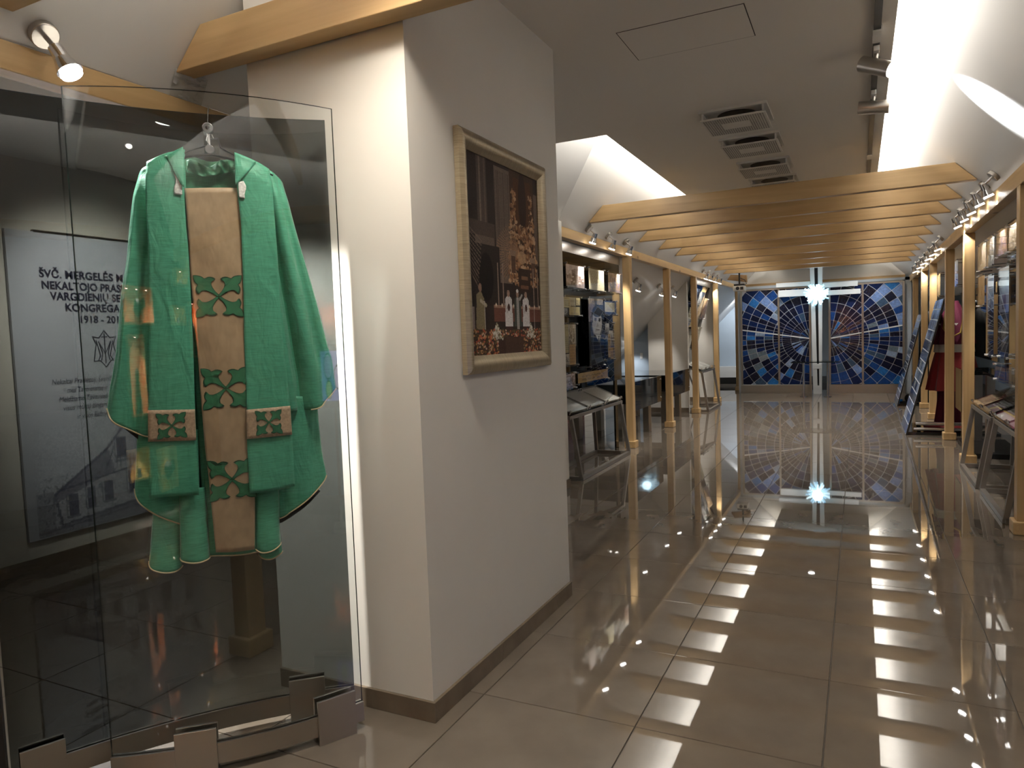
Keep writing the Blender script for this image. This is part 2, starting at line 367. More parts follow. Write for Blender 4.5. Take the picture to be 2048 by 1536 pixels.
# ================================================================== LAMPS
SPOT_W = 23.0
def spot_light(loc, d, power, parent, cone=62, col=NEUT, blend=.5, r=.025):
    l = bpy.data.lights.new('bulb', 'SPOT'); l.energy = power; l.spot_size = math.radians(cone); l.spot_blend = blend
    l.color = col; l.shadow_soft_size = r
    o = bpy.data.objects.new('bulb', l); COL.objects.link(o); o.parent = parent; o.location = Vector(loc) - origin_of(parent); aim(o, d); return o
def slope_spot(loc, nrm, d, label, group, name='spotlight', power=None, bar=None):
    """round canopy on the roof slope, short arm, tilted conical reflector head"""
    loc = Vector(loc); n = Vector(nrm).normalized(); d = Vector(d).normalized()
    t = thing(name, loc, label, 'lamp', group)
    MB().cyl(loc, loc + n * .028, .045, n=18).build('canopy', NICKEL, t, True, bevel=.003)
    j = loc + n * .10
    MB().tube([loc + n * .026, loc + n * .055, j], .008).build('arm', CHROME, t, True)
    h0 = j - d * .01; h1 = h0 + d * .045; h2 = h1 + d * .045
    MB().cyl(h0, h1, .022, .026, 16).cyl(h1, h2, .026, .041, 16, cap=False).build('head', CHROME, t, True)
    MB().cyl(h2 - d * .012, h2 + d * .014, .030, .034, n=16).build('glass_cup', LENS, t, True)
    spot_light(h2 + d * .030, d, power or SPOT_W, t)
    return t
nL = (1, 0, -1); nR = (-1, 0, -1)
for i, (y, lb) in enumerate([(6.72, 'left of the three chrome spotlights above the portrait display'), (7.33, 'middle of the three chrome spotlights above the portrait display'), (7.95, 'right of the three chrome spotlights above the portrait display')]):
    slope_spot((-2.41, y, 2.44), nL, (-.42, .10, -1), lb, 'spotlights over the portrait display', power=SPOT_W * 1.5)
for y, x, lb in [(9.45, -2.74, 'chrome spotlight on the slope just right of the first pine post, left aisle'), (10.75, -2.75, 'chrome spotlight on the slope left of the second pine post, left aisle'), (11.55, -2.74, 'chrome spotlight on the slope right of the second pine post, left aisle')]:
    slope_spot((x, y, x + 4.85), nL, (-.40, .12, -1), lb, 'spotlights in the left aisle', power=SPOT_W * .8)
for i, y in enumerate((12.55, 13.0, 13.45, 13.9)):
    slope_spot((-2.42, y, 2.43), nL, (-.40, .12, -1), '%s of the four small chrome spotlights at the far left bay' % ('nearest', 'second', 'third', 'farthest')[i], 'spotlights of the far left bay', power=SPOT_W * .9)
NEARR = ['nearest', 'second', 'third', 'fourth', 'farthest']
for i, y in enumerate((6.2, 6.62, 7.08, 7.52, 7.98)):
    slope_spot((.885, y, 2.425), nR, (.42, .10, -1), '%s chrome spotlight of the right-hand group above the near lecterns' % NEARR[i], 'near right spotlights')
for i, y in enumerate((10.1, 10.8, 11.5, 12.3, 13.1, 14.0)):
    slope_spot((.90, y, 2.41), nR, (.40, .10, -1), '%s small chrome spotlight of the far right row above the robes' % ('nearest', 'second', 'third', 'fourth', 'fifth', 'farthest')[i], 'far right spotlights', power=SPOT_W * .9)
# the bright spotlight at the top left, shining on the vestment
slope_spot((-2.415, 1.485, 2.435), (1, 0, -1), (.42, .22, -.88), 'single lit chrome spotlight on the white slope at the top left', None, power=170)

# ceiling track with cylinder spotlights
tr = thing('track_rail', (.086, 5.0, ZC), 'black ceiling track running along the right ceiling edge', 'track')
MB().box((.070, .6, ZC - .022), (.102, 9.5, ZC)).build('rail', BLACK, tr)
for y in (3.96, 6.75): MB().box((.066, y, ZC - .030), (.106, y + .16, ZC - .0005)).build('joint_cover', WHITE, tr)
def track_spot(y, d, label, power, cone=30):
    t = thing('track_spotlight', (.086, y, ZC - .02), label, 'lamp', 'cylinder spotlights on the ceiling track')
    MB().box((.072, y - .05, ZC - .05), (.100, y + .05, ZC - .0225)).build('adapter', WHITE, t, bevel=.003)
    j = Vector((.086, y, ZC - .115)); d = Vector(d).normalized()
    MB().cyl((.086, y, ZC - .049), j, .009).build('stem', NICKEL, t, True)
    MB().cyl(j - d * .085, j + d * .085, .040, n=22, cap=False).cyl(j - d * .086, j - d * .08, .039, n=22).build('housing', STEEL, t, True)
    MB().cyl(j + d * .070, j + d * .076, .036, n=20).build('lens', LENS, t)
    spot_light(j + d * .095, d, power, t, cone, COOL, .35, .03)
track_spot(4.22, (.74, -.38, -.42), 'lit steel cylinder spotlight on the ceiling track, upper of two', 95, 44)
track_spot(4.98, (.95, -.04, -.10), 'steel cylinder spotlight lying level under the track, lower of two', 60, 44)
track_spot(2.1, (.6, .3, -.6), 'steel cylinder spotlight on the track above the picture frame edge', 60, 44)

# square ceiling diffusers: collar plate, dark throat, lowered grille
GRIL = plain('grille_shadow', (.36, .345, .32), .7)
for i, y in enumerate((5.06, 5.82, 6.68, 7.44)):
    x = -.735; t = thing('ceiling_diffuser', (x, y, ZC), '%s of the four square white ceiling air diffusers' % ('nearest', 'second', 'third', 'farthest')[i], 'vent', 'ceiling diffusers')
    a = .215
    mb = MB()
    for b0, b1 in (((-a, -a), (a, -a + .03)), ((-a, a - .03), (a, a)), ((-a, -a + .03), (-a + .03, a - .03)), ((a - .03, -a + .03), (a, a - .03))):
        mb.box((x + b0[0], y + b0[1], ZC - .016), (x + b1[0], y + b1[1], ZC))
    mb.build('collar', VENTW, t)
    MB().cyl((x, y, ZC - .004), (x, y, ZC - .0005), .125, n=28).build('throat', BLACK, t)
    z = ZC - .062; b = .205
    for q in ((-1, -1), (1, -1), (1, 1), (-1, 1)): MB().box((x + q[0]*.19 - .006, y + q[1]*.19 - .006, z), (x + q[0]*.19 + .006, y + q[1]*.19 + .006, ZC - .012)).build('hanger', VENTW, t)
    MB().box((x - b, y - b, z - .004), (x + b, y + b, z + .006)).build('plate', VENTW, t, bevel=.002)
    mb = MB(); n = 26
    for k in range(n):
        xx = x - b + .012 + (2 * b - .024) * (k + .5) / n
        inside = abs(xx - x) < .095
        segs = [(-b + .012, -.075), (.075, b - .012)] if inside else [(-b + .012, b - .012)]
        for s0, s1 in segs:
            m = 7 if not inside else 3
            for q in range(m):
                u0 = s0 + (s1 - s0) * (q + .08) / m; u1 = s0 + (s1 - s0) * (q + .92) / m
                mb.box((xx - .0042, y + u0, z - .0062), (xx + .0042, y + u1, z - .0038))
    mb.build('grille_slots', GRIL, t, kind='stuff')

# unseen fill lamps with made-up fittings, added to brighten the room
LBL = ['round white recessed downlight over the corridor behind the viewpoint, farther one', 'round white recessed downlight over the corridor just behind the viewpoint', 'round white recessed downlight in the alcove ceiling behind the viewpoint', 'round white recessed downlight in the alcove ceiling before the poster wall', 'round white recessed downlight right of the viewpoint']
for i, (x, y) in enumerate(FOYER_FILL):
    zc = 2.62 if x < -2.4 else ZC
    t = thing('downlight', (x, y, zc), LBL[i], 'lamp', 'foyer downlights')
    MB().cyl((x, y, zc - .012), (x, y, zc), .085, n=24).build('ring', WHITE, t, True)
    MB().cyl((x, y, zc - .0145), (x, y, zc - .0125), .062, n=24).build('lens', lampmat('downlight_lens', (1, .93, .82), 10), t)
    spot_light((x, y, zc - .03), (-1, .35, -.75) if i == 3 else (0, 0, -1), (80, 54, 8, 230, 70)[i], t, 64 if i == 3 else 130, WARM, .8, .14)

# far end: recessed downlights over the cross and screens, part of the same ceiling row
for i, (x, y, lb) in enumerate([(-1.5, 15.1, 'small ceiling downlight before the left half of the mosaic screen'), (.1, 15.1, 'small ceiling downlight before the right half of the mosaic screen')]):
    t = thing('downlight', (x, y, ZC), lb, 'lamp'); MB().cyl((x, y, ZC - .012), (x, y, ZC), .07, n=20).build('ring', WHITE, t, True)
    MB().cyl((x, y, ZC - .0145), (x, y, ZC - .0125), .05, n=20).build('lens', LENS, t); spot_light((x, y, ZC - .03), (0, .34, -1), 22, t, 100, COOL, .8, .05)
t = thing('wall_washer', (-2.5, 17.9, 2.25), 'small lamp washing the blue grey recess at the far left', 'lamp')
MB().cyl((-2.5, 17.9, 2.25), (-2.5, 17.9, 2.31), .04).build('housing', NICKEL, t, True); spot_light((-2.5, 17.9, 2.23), (-.2, .75, -1), 45, t, 120, COOL, .8, .05)
t = thing('downlight', (-3.62, 11.9, 1.21), 'tiny lit lamp at the top of the pale blue wall in the left aisle', 'lamp')
MB().cyl((-3.62, 12.0, 1.16), (-3.62, 12.0, 1.20), .03).build('housing', NICKEL, t, True); MB().sphere((-3.62, 12.0, 1.15), .022, 10).build('lens', LENS, t)
spot_light((-3.62, 12.05, 1.12), (0, .25, -1), 5, t, 110, COOL, .8, .02)

# three downlights in the dropped ceiling between the tie beams (hidden by the first beam, mirrored in the floor)
for y, lb in ((8.85, 'small ceiling downlight between the third and fourth tie beam'), (10.8, 'small ceiling downlight between the fifth and sixth tie beam'), (12.8, 'small ceiling downlight between the seventh and eighth tie beam')):
    t = thing('downlight', (-.75, y, ZC), lb, 'lamp', 'corridor downlights'); MB().cyl((-.75, y, ZC - .012), (-.75, y, ZC), .07, n=20).build('ring', WHITE, t, True)
    MB().cyl((-.75, y, ZC - .0145), (-.75, y, ZC - .0125), .05, n=20).build('lens', lampmat('ceiling_lens', (1, .95, .87), 8), t); spot_light((-.75, y, ZC - .03), (0, 0, -1), 100, t, 105, NEUT, .8, .05)

# ================================================================== GLASS CASE
FQ = (-.397, .312); FO = Vector((-2.129, 1.355)); FE = Vector((.667, .745)); FN = Vector((.745, -.667)); FL = .787
def front_pt(s, off=0):
    w = FQ[0] * s * s + FQ[1] * s; p = FO + FE * s + FN * (w + off); return p
REAR = [(-2.345, 1.175), (-2.280, 1.275), (-2.175, 1.455), (-2.068, 1.640), (-1.982, 1.765), (-1.885, 1.869), (-1.79, 1.945), (-1.685, 2.008)]
def smooth_curve(P, n):
    P = [Vector(p) for p in P]; d = [0]
    for a, b in zip(P, P[1:]): d.append(d[-1] + (b - a).length)
    # least squares quadratic along the chord keeps the pane a clean arc
    o = P[0]; e = (P[-1] - P[0]); L = e.length; e = e / L; nn = Vector((e.y, -e.x))
    ss = [(p - o).dot(e) for p in P]; ws = [(p - o).dot(nn) for p in P]
    c = np.polyfit(ss, ws, 2); c[2] = 0
    out = []
    for i in range(n + 1):
        s = L * i / n; out.append(o + e * s + nn * float(np.polyval(c, s)))
    return out
front = [front_pt(FL * i / 36) for i in range(37)]; rear = smooth_curve(REAR, 36)
def curved_sheet(C_, z0, z1, th):
    mb = MB(); n = len(C_); vs = []
    for k, p in enumerate(C_):
        a = C_[max(k - 1, 0)]; b = C_[min(k + 1, n - 1)]; t = (b - a).normalized(); nn = Vector((t.y, -t.x)) * th / 2
        vs += [(p.x + nn.x, p.y + nn.y, z0), (p.x - nn.x, p.y - nn.y, z0), (p.x - nn.x, p.y - nn.y, z1), (p.x + nn.x, p.y + nn.y, z1)]
    fs = []; fe = []
    for k in range(n - 1):
        a, b = 4 * k, 4 * k + 4
        fs += [(a, b, b + 3, a + 3), (a + 1, a + 2, b + 2, b + 1)]; fe += [(a + 2, a + 3, b + 3, b + 2), (a, a + 1, b + 1, b)]
    fe += [(0, 3, 2, 1), (4*n-4, 4*n-3, 4*n-2, 4*n-1)]
    mb.add(vs, fs, 0); b0 = 0
    mb.f += fe; mb.m += [1] * len(fe); return mb
case = thing('glass_display_case', (-1.9, 1.65, 0), 'tall curved glass case of one clear and one smoked pane holding the vestment', 'display case')
curved_sheet(front, .03, 2.17, .008).build('clear_pane', [CLEAR, EDGE], case, True)
curved_sheet(rear, .03, 2.17, .008).build('smoked_pane', [SMOKE, EDGE], case, True)
def rail(C_, side, name, lab=None):
    offs = []; n = len(C_)
    for k, p in enumerate(C_):
        a = C_[max(k - 1, 0)]; b = C_[min(k + 1, n - 1)]; t = (b - a).normalized(); offs.append(Vector((t.y, -t.x)) * side)
    mb = MB(); vs = []
    for p, o in zip(C_, offs):
        a = p + o * .0045; b = p + o * .013
        vs += [(a.x, a.y, .03), (b.x, b.y, .03), (b.x, b.y, .098), (a.x, a.y, .098)]
    fs = [(0, 1, 2, 3), tuple(range(4*n-1, 4*n-5, -1))]
    for k in range(n - 1):
        a, b = 4*k, 4*k+4
        for q in range(4): fs.append((a + q, b + q, b + (q + 1) % 4, a + (q + 1) % 4))
    mb.add(vs, fs); mb.build(name, STEEL, case, True, label=lab)
rail(front, 1, 'base_rail'); rail(rear, 1, 'base_rail')
rail(front, -1, 'base_rail'); rail(rear, -1, 'base_rail')
def bracket(C_, f, ln, z0=.0, z1=.155, lab=None):
    k = f * (len(C_) - 1); i = min(int(k), len(C_) - 2); p = C_[i].lerp(C_[i + 1], k - i); t = (C_[i + 1] - C_[i]).normalized(); nn = Vector((t.y, -t.x))
    for sgn in (1, -1):
        c = p + nn * .019 * sgn
        MB().obox((c.x, c.y, (z0 + z1) / 2), (t.x * ln / 2, t.y * ln / 2, 0), (nn.x * .005, nn.y * .005, 0), (0, 0, (z1 - z0) / 2)).build('bracket_plate', STEEL, case, bevel=.001, label=lab)
bracket(front, .875, .135); bracket(front, .315, .125, lab='bracket plate reflecting orange light'); bracket(rear, .845, .125); bracket(rear, .075, .12)

# hook clamp and hanger
GP0 = Vector((-1.907, 1.654, 0)); GD = Vector((.66, .751, 0)).normalized(); GN = Vector((GD.y, -GD.x, 0))
def gp(u, z, d=0.0):
    p = GP0 + GD * u + GN * d; return Vector((p.x, p.y, z))
HOOKM = plain('hook_steel', (.28, .28, .29), .22, 1.0)
hk = thing('glass_hook', gp(.025, 2.05, -.02), 'steel rod clamp with two round discs hooked on the smoked pane top', 'hook')
MB().cyl(gp(.024, 2.085, -.03), gp(.024, 2.085, .012), .017, n=20).build('disc', HOOKM, hk, True, bevel=.002)
MB().sphere(gp(.024, 2.085, .014), .007, 10).build('screw_cap', BLACK, hk, True)
MB().cyl(gp(.026, 2.018, -.03), gp(.026, 2.018, .006), .015, n=20).build('disc', HOOKM, hk, True, bevel=.002)
MB().tube([gp(.024, 2.08, 0), gp(.026, 2.02, 0)], .006).build('rod', CHROME, hk, True)
MB().tube([gp(.024, 2.09, -.012), gp(.028, 2.14, -.03), gp(.030, 2.171, -.06), gp(.030, 2.172, -.11)], .0016, 6).build('cord', BLACK, hk, True)
GP={'sleeveL':{'top':[(-0.191,1.94),(-0.179,1.956),(-0.16,1.967),(-0.099,1.992),(-0.048,2.015)],'left':[(-0.191,1.94),(-0.207,1.874),(-0.227,1.749),(-0.24,1.659),(-0.262,1.552),(-0.279,1.43),(-0.293,1.346),(-0.312,1.26),(-0.324,1.196)],'right':[(-0.048,2.015),(-0.06,1.599),(-0.066,1.24),(-0.07,1.075)],'bottom':[(-0.324,1.196),(-0.313,1.164),(-0.294,1.143),(-0.271,1.128),(-0.238,1.108),(-0.176,1.091),(-0.07,1.075)]},'drapeL':{'top':[(-0.239,1.139),(-0.159,1.129),(-0.064,1.108)],'left':[(-0.239,1.139),(-0.248,1.083),(-0.257,0.995),(-0.265,0.926)],'right':[(-0.064,1.108),(-0.076,0.771)],'bottom':[(-0.265,0.926),(-0.262,0.905),(-0.252,0.883),(-0.232,0.864),(-0.2,0.838),(-0.168,0.817),(-0.138,0.8),(-0.076,0.771)]},'tube1':{'top':[(-0.208,0.908),(-0.126,0.898)],'left':[(-0.208,0.908),(-0.238,0.68)],'right':[(-0.126,0.898),(-0.139,0.65)],'bottom':[(-0.238,0.68),(-0.233,0.666),(-0.219,0.656),(-0.189,0.646),(-0.159,0.643),(-0.139,0.65)]},'tube2':{'top':[(-0.132,0.924),(-0.05,0.914)],'left':[(-0.132,0.924),(-0.143,0.685)],'right':[(-0.05,0.914),(-0.051,0.675)],'bottom':[(-0.143,0.685),(-0.132,0.679),(-0.09,0.672),(-0.051,0.675)]},'centre':{'top':[(-0.058,1.895),(0.107,1.9)],'left':[(-0.058,1.895),(-0.063,1.371),(-0.063,0.68)],'right':[(0.107,1.9),(0.098,1.365),(0.106,0.671)],'bottom':[(-0.063,0.68),(0.011,0.673),(0.106,0.671)]},'tube3':{'top':[(0.097,0.915),(0.182,0.914)],'left':[(0.097,0.915),(0.091,0.682)],'right':[(0.182,0.914),(0.176,0.748),(0.177,0.69)],'bottom':[(0.091,0.682),(0.114,0.673),(0.147,0.677),(0.177,0.69)]},'tube4':{'top':[(0.088,0.752),(0.176,0.757)],'left':[(0.088,0.752),(0.102,0.656)],'right':[(0.176,0.757),(0.182,0.651)],'bottom':[(0.102,0.656),(0.114,0.642),(0.145,0.637),(0.182,0.651)]},'sleeveR':{'top':[(0.105,2.009),(0.166,1.985),(0.208,1.969),(0.234,1.956),(0.254,1.938)],'right':[(0.254,1.938),(0.262,1.895),(0.281,1.795),(0.309,1.67),(0.341,1.531),(0.372,1.373),(0.385,1.32),(0.394,1.215)],'left':[(0.105,2.009),(0.103,1.598),(0.094,1.163)],'bottom':[(0.094,1.163),(0.247,1.148),(0.325,1.153),(0.353,1.174),(0.394,1.215)]},'drapeR':{'top':[(0.097,1.213),(0.327,1.19)],'right':[(0.327,1.19),(0.33,1.093),(0.337,0.986),(0.348,0.904)],'left':[(0.097,1.213),(0.079,0.767)],'bottom':[(0.079,0.767),(0.179,0.774),(0.218,0.794),(0.263,0.823),(0.309,0.859),(0.338,0.886),(0.348,0.904)]},'liningR':{'top':[(0.148,0.848),(0.316,0.854)],'right':[(0.316,0.854),(0.324,0.848)],'left':[(0.148,0.848),(0.167,0.748)],'bottom':[(0.167,0.748),(0.186,0.751),(0.229,0.773),(0.279,0.805),(0.324,0.848)]},'liningL':{'top':[(-0.302,1.163),(-0.216,1.137)],'left':[(-0.302,1.163),(-0.296,1.146)],'right':[(-0.216,1.137),(-0.24,1.084)],'bottom':[(-0.296,1.146),(-0.274,1.119),(-0.24,1.084)]},'stoleL':{'top':[(-0.16,1.968),(-0.106,1.995),(-0.048,2.015)],'left':[(-0.16,1.968),(-0.169,1.848),(-0.173,1.678),(-0.188,1.392),(-0.203,1.189),(-0.209,1.088),(-0.218,0.904)],'right':[(-0.048,2.015),(-0.056,1.889),(-0.058,1.776),(-0.056,1.679),(-0.06,1.404),(-0.067,1.179),(-0.069,1.077),(-0.072,0.897)],'bottom':[(-0.218,0.904),(-0.151,0.903),(-0.072,0.897)]},'stoleR':{'top':[(0.102,2.012),(0.166,1.988),(0.207,1.966)],'left':[(0.102,2.012),(0.102,1.898),(0.107,1.78),(0.105,1.681),(0.101,1.534),(0.095,1.383),(0.093,1.289),(0.09,1.171),(0.085,1.07),(0.083,0.884)],'right':[(0.207,1.966),(0.212,1.883),(0.215,1.758),(0.217,1.649),(0.217,1.532),(0.219,1.379),(0.224,1.291),(0.229,1.17),(0.23,1.071),(0.23,0.891)],'bottom':[(0.083,0.884),(0.15,0.883),(0.23,0.891)]},'tan':{'top':[(-0.057,1.89),(0.112,1.898)],'left':[(-0.057,1.89),(-0.054,1.8),(-0.055,1.631),(-0.05,1.395),(-0.046,1.081),(-0.04,0.944),(-0.036,0.806),(-0.033,0.696)],'right':[(0.112,1.898),(0.11,1.532),(0.104,1.196),(0.1,0.88),(0.089,0.687)],'bottom':[(-0.033,0.696),(0.027,0.69),(0.089,0.687)]},'patchL':{'top':[(-0.203,1.186),(-0.067,1.179)],'left':[(-0.203,1.186),(-0.209,1.086)],'right':[(-0.067,1.179),(-0.069,1.078)],'bottom':[(-0.209,1.086),(-0.069,1.078)]},'patchR':{'top':[(0.088,1.166),(0.229,1.17)],'left':[(0.088,1.166),(0.085,1.068)],'right':[(0.229,1.17),(0.23,1.071)],'bottom':[(0.085,1.068),(0.23,1.071)]},'lapelL':{'top':[(-0.105,1.986),(-0.052,2.019)],'left':[(-0.105,1.986),(-0.085,1.941),(-0.065,1.896)],'right':[(-0.052,2.019),(-0.051,1.959),(-0.056,1.889)],'bottom':[(-0.065,1.896),(-0.056,1.889)]},'lapelR':{'top':[(0.1,2.012),(0.167,1.986)],'left':[(0.1,2.012),(0.099,1.96),(0.097,1.904)],'right':[(0.167,1.986),(0.14,1.949),(0.107,1.913)],'bottom':[(0.097,1.904),(0.107,1.913)]},'collar':{'top':[(-0.045,1.986),(-0.019,1.988),(-0.002,1.976),(0.028,1.972),(0.057,1.993),(0.071,1.987),(0.091,2.001),(0.106,1.996)],'left':[(-0.045,1.986),(-0.045,1.944)],'right':[(0.106,1.996),(0.104,1.966)],'bottom':[(-0.045,1.944),(0.008,1.937),(0.054,1.946),(0.104,1.966)]},'laceL':{'top':[(-0.084,1.934),(-0.062,1.909)],'left':[(-0.084,1.934),(-0.079,1.91),(-0.085,1.886),(-0.085,1.867)],'right':[(-0.062,1.909),(-0.063,1.865)],'bottom':[(-0.085,1.867),(-0.063,1.865)]},'laceR':{'top':[(0.106,1.914),(0.123,1.918)],'left':[(0.106,1.914),(0.106,1.864)],'right':[(0.123,1.918),(0.13,1.899),(0.124,1.876),(0.124,1.861)],'bottom':[(0.106,1.864),(0.124,1.861)]},'back':{'top':[(-0.18,1.944),(-0.151,1.961),(-0.049,2.005),(0.026,1.991),(0.105,2.002),(0.207,1.962),(0.244,1.931)],'left':[(-0.18,1.944),(-0.223,1.662),(-0.265,1.379),(-0.272,1.157),(-0.241,0.977),(-0.213,0.728)],'right':[(0.244,1.931),(0.292,1.666),(0.342,1.355),(0.329,1.11),(0.268,0.904),(0.157,0.651)],'bottom':[(-0.213,0.728),(-0.051,0.69),(0.157,0.651)]}}
WIRES={'arml':[(0.026,2.032),(0.013,2.028),(-0.037,2.009),(-0.092,1.98),(-0.152,1.945)],'armr':[(0.027,2.052),(0.053,2.055),(0.059,2.027),(0.099,2.005),(0.163,1.971),(0.218,1.946)],'bar':[(-0.086,1.965),(-0.042,1.99),(0.03,2.002),(0.098,1.989),(0.148,1.97)],'hook':[(0.026,2.032),(0.018,2.046),(0.025,2.067),(0.035,2.065),(0.039,2.053)]}
hg = thing('coat_hanger', gp(.026, 2.03, 0), 'thin black wire coat hanger inside the neck of the vestment', 'hanger')
WIREM = plain('dark_wire', (.03, .03, .032), .3, .6)
MB().tube([gp(*p, .0) for p in WIRES['arml']], .0026).build('arm', WIREM, hg, True)
MB().tube([gp(*p, .0) for p in WIRES['armr']], .0026).build('arm', WIREM, hg, True)
MB().tube([gp(p[0], p[1], .004) for p in WIRES['bar']], .004).build('bar', WIREM, hg, True)
MB().tube([gp(*p, .004) for p in WIRES['hook']], .0026).build('hook', CHROME, hg, True)

# ------------------------------------------------------------------ the vestment
def silk(name, col, dark):
    m, t, p = nt(name); tc = node(t, 'ShaderNodeTexCoord')
    mp = node(t, 'ShaderNodeMapping'); mp.inputs['Scale'].default_value = (26, 26, 420); t.links.new(tc.outputs['Object'], mp.inputs[0])
    n = node(t, 'ShaderNodeTexNoise'); n.inputs['Scale'].default_value = 1; n.inputs['Detail'].default_value = 4; t.links.new(mp.outputs[0], n.inputs['Vector'])
    r = node(t, 'ShaderNodeValToRGB'); r.color_ramp.elements[0].position = .32; r.color_ramp.elements[1].position = .62
    r.color_ramp.elements[0].color = (*dark, 1); r.color_ramp.elements[1].color = (*col, 1); t.links.new(n.outputs['Fac'], r.inputs[0]); t.links.new(r.outputs[0], p.inputs['Base Color'])
    p.inputs['Roughness'].default_value = .5; p.inputs['Sheen Weight'].default_value = .25; p.inputs['Sheen Roughness'].default_value = .4; p.inputs['Specular IOR Level'].default_value = .35
    m2 = node(t, 'ShaderNodeMapping'); m2.inputs['Scale'].default_value = (9, 9, 3.5); t.links.new(tc.outputs['Object'], m2.inputs[0])
    n2 = node(t, 'ShaderNodeTexNoise'); n2.inputs['Scale'].default_value = 2.4; n2.inputs['Detail'].default_value = 3; n2.inputs['Distortion'].default_value = .6; t.links.new(m2.outputs[0], n2.inputs['Vector'])
    b0 = node(t, 'ShaderNodeBump'); b0.inputs['Strength'].default_value = .6; b0.inputs['Distance'].default_value = .016; t.links.new(n2.outputs['Fac'], b0.inputs['Height'])
    b = node(t, 'ShaderNodeBump'); b.inputs['Strength'].default_value = .3; b.inputs['Distance'].default_value = .0015; t.links.new(n.outputs['Fac'], b.inputs['Height']); t.links.new(b0.outputs[0], b.inputs['Normal'])
    t.links.new(b.outputs[0], p.inputs['Normal']); return m
GREEN = silk('green_raw_silk', (.085, .375, .245), (.055, .27, .172))
GDARK = silk('green_lining', (.02, .095, .05), (.012, .06, .03))
GSHADE = silk('green_inner_silk', (.045, .21, .115), (.03, .15, .08))  # darker copy of the green silk, shading inside the neck put into its colour
GMOTIF = plain('green_applique', (.022, .155, .07), .6, noise=((60, 60, 60), .2, 3), sheen=.2)
GEDGE = plain('dark_green_cord', (.008, .05, .022), .6)
TANM = plain('tan_satin_velvet', (.36, .255, .155), .34, noise=((40, 40, 26), .12, 5), bump=((16, 16, 9), .6, .010), sheen=.5)
TANP = plain('tan_patch_cloth', (.42, .30, .20), .6, noise=((150, 150, 150), .22, 3), bump=((200, 200, 200), .3, .001), sheen=.3)
PIPE = plain('cream_piping', (.55, .45, .29), .6)
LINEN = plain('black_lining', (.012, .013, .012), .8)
LACE = plain('white_lace', (.70, .70, .68), .7, noise=((160, 160, 160), .25, 2))
vest = thing('chasuble', gp(.02, 1.9, 0), 'green silk vestment with tan front panel and green crosses hanging in the glass case', 'vestment')
def lerp_poly(P, t):
    L = [0]
    for a, b in zip(P, P[1:]): L.append(L[-1] + math.hypot(b[0]-a[0], b[1]-a[1]))
    s = t * L[-1]
    for i in range(len(P) - 1):
        if s <= L[i+1] or i == len(P) - 2:
            k = (s - L[i]) / max(1e-9, L[i+1] - L[i]); return (P[i][0] + (P[i+1][0]-P[i][0])*k, P[i][1] + (P[i+1][1]-P[i][1])*k)
def dense(P, n=24):
    """Catmull-Rom through the points so that outlines run smooth"""
    if len(P) < 3: return [tuple(p) for p in P]
    Q = [P[0]] + list(P) + [P[-1]]; out = []
    for i in range(1, len(Q) - 2):
        for k in range(8):
            t = k / 8; a, b, c, d = Q[i-1], Q[i], Q[i+1], Q[i+2]
            out.append(tuple(.5*((2*b[j]) + (-a[j]+c[j])*t + (2*a[j]-5*b[j]+4*c[j]-d[j])*t*t + (-a[j]+3*b[j]-3*c[j]+d[j])*t**3) for j in (0, 1)))
    out.append(tuple(P[-1])); return out
def patch(key, depth, ns, nt_):
    g = {k: dense(v) for k, v in GP[key].items()}
    c00, c10 = g['top'][0], g['top'][-1]; c01, c11 = g['bottom'][0], g['bottom'][-1]
    grid = []
    for j in range(nt_ + 1):
        t = j / nt_; L = lerp_poly(g['left'], t); R_ = lerp_poly(g['right'], t); row = []
        for i in range(ns + 1):
            s = i / ns; T = lerp_poly(g['top'], s); B = lerp_poly(g['bottom'], s)
            q = [(1-t)*T[k] + t*B[k] + (1-s)*L[k] + s*R_[k] - ((1-s)*(1-t)*c00[k] + s*(1-t)*c10[k] + (1-s)*t*c01[k] + s*t*c11[k]) for k in (0, 1)]
            row.append((q[0], q[1], depth(s, t, q[0], q[1])))
        grid.append(row)
    return grid
def cloth(name, key, depth, ns, nt_, m, parent=vest, thick=.0016, label=None):
    G = patch(key, depth, ns, nt_); mb = MB(); W = ns + 1
    mb.add([gp(*q) for row in G for q in row], [(j*W+i, (j+1)*W+i, (j+1)*W+i+1, j*W+i+1) for j in range(nt_) for i in range(ns)])
    o = mb.build(name, m, parent, True, label=label)
    for p in o.data.polygons: p.use_smooth = True
    if thick:
        sd = o.modifiers.new('thickness', 'SOLIDIFY'); sd.thickness = thick; sd.offset = -1
    o['_g'] = 0; del o['_g']
    return o, G
def hem(G, parent, a=0.0, b=1.0, r=.0024):
    row = G[-1]; n = len(row) - 1; pts = [gp(q[0], q[1], q[2]) for i, q in enumerate(row) if a <= i / n <= b]
    MB().tube(pts, r, 8).build('piping', PIPE, parent, True)
sn = math.sin; PI = math.pi
def ss(a, b, x):
    t = max(0, min(1, (x - a) / (b - a))); return t * t * (3 - 2 * t)
# back of the garment
GP['back'] = {k: [(.04 + (u - .04) * (1 if z > 1.85 else .82), z) for u, z in v] for k, v in GP['back'].items()}
cloth('back_cloth', 'back', lambda s, t, u, z: -.047 - (.020 * sn(PI * s) + .016) * ss(.05, .3, t) + .004 * sn(7 * PI * s) * t, 30, 26, GSHADE)
cloth('inside_back', 'collar', lambda s, t, u, z: -.024 + .006 * sn(11 * s + 2.5 * t) + .004 * sn(27 * s - 5 * t), 34, 12, GSHADE)
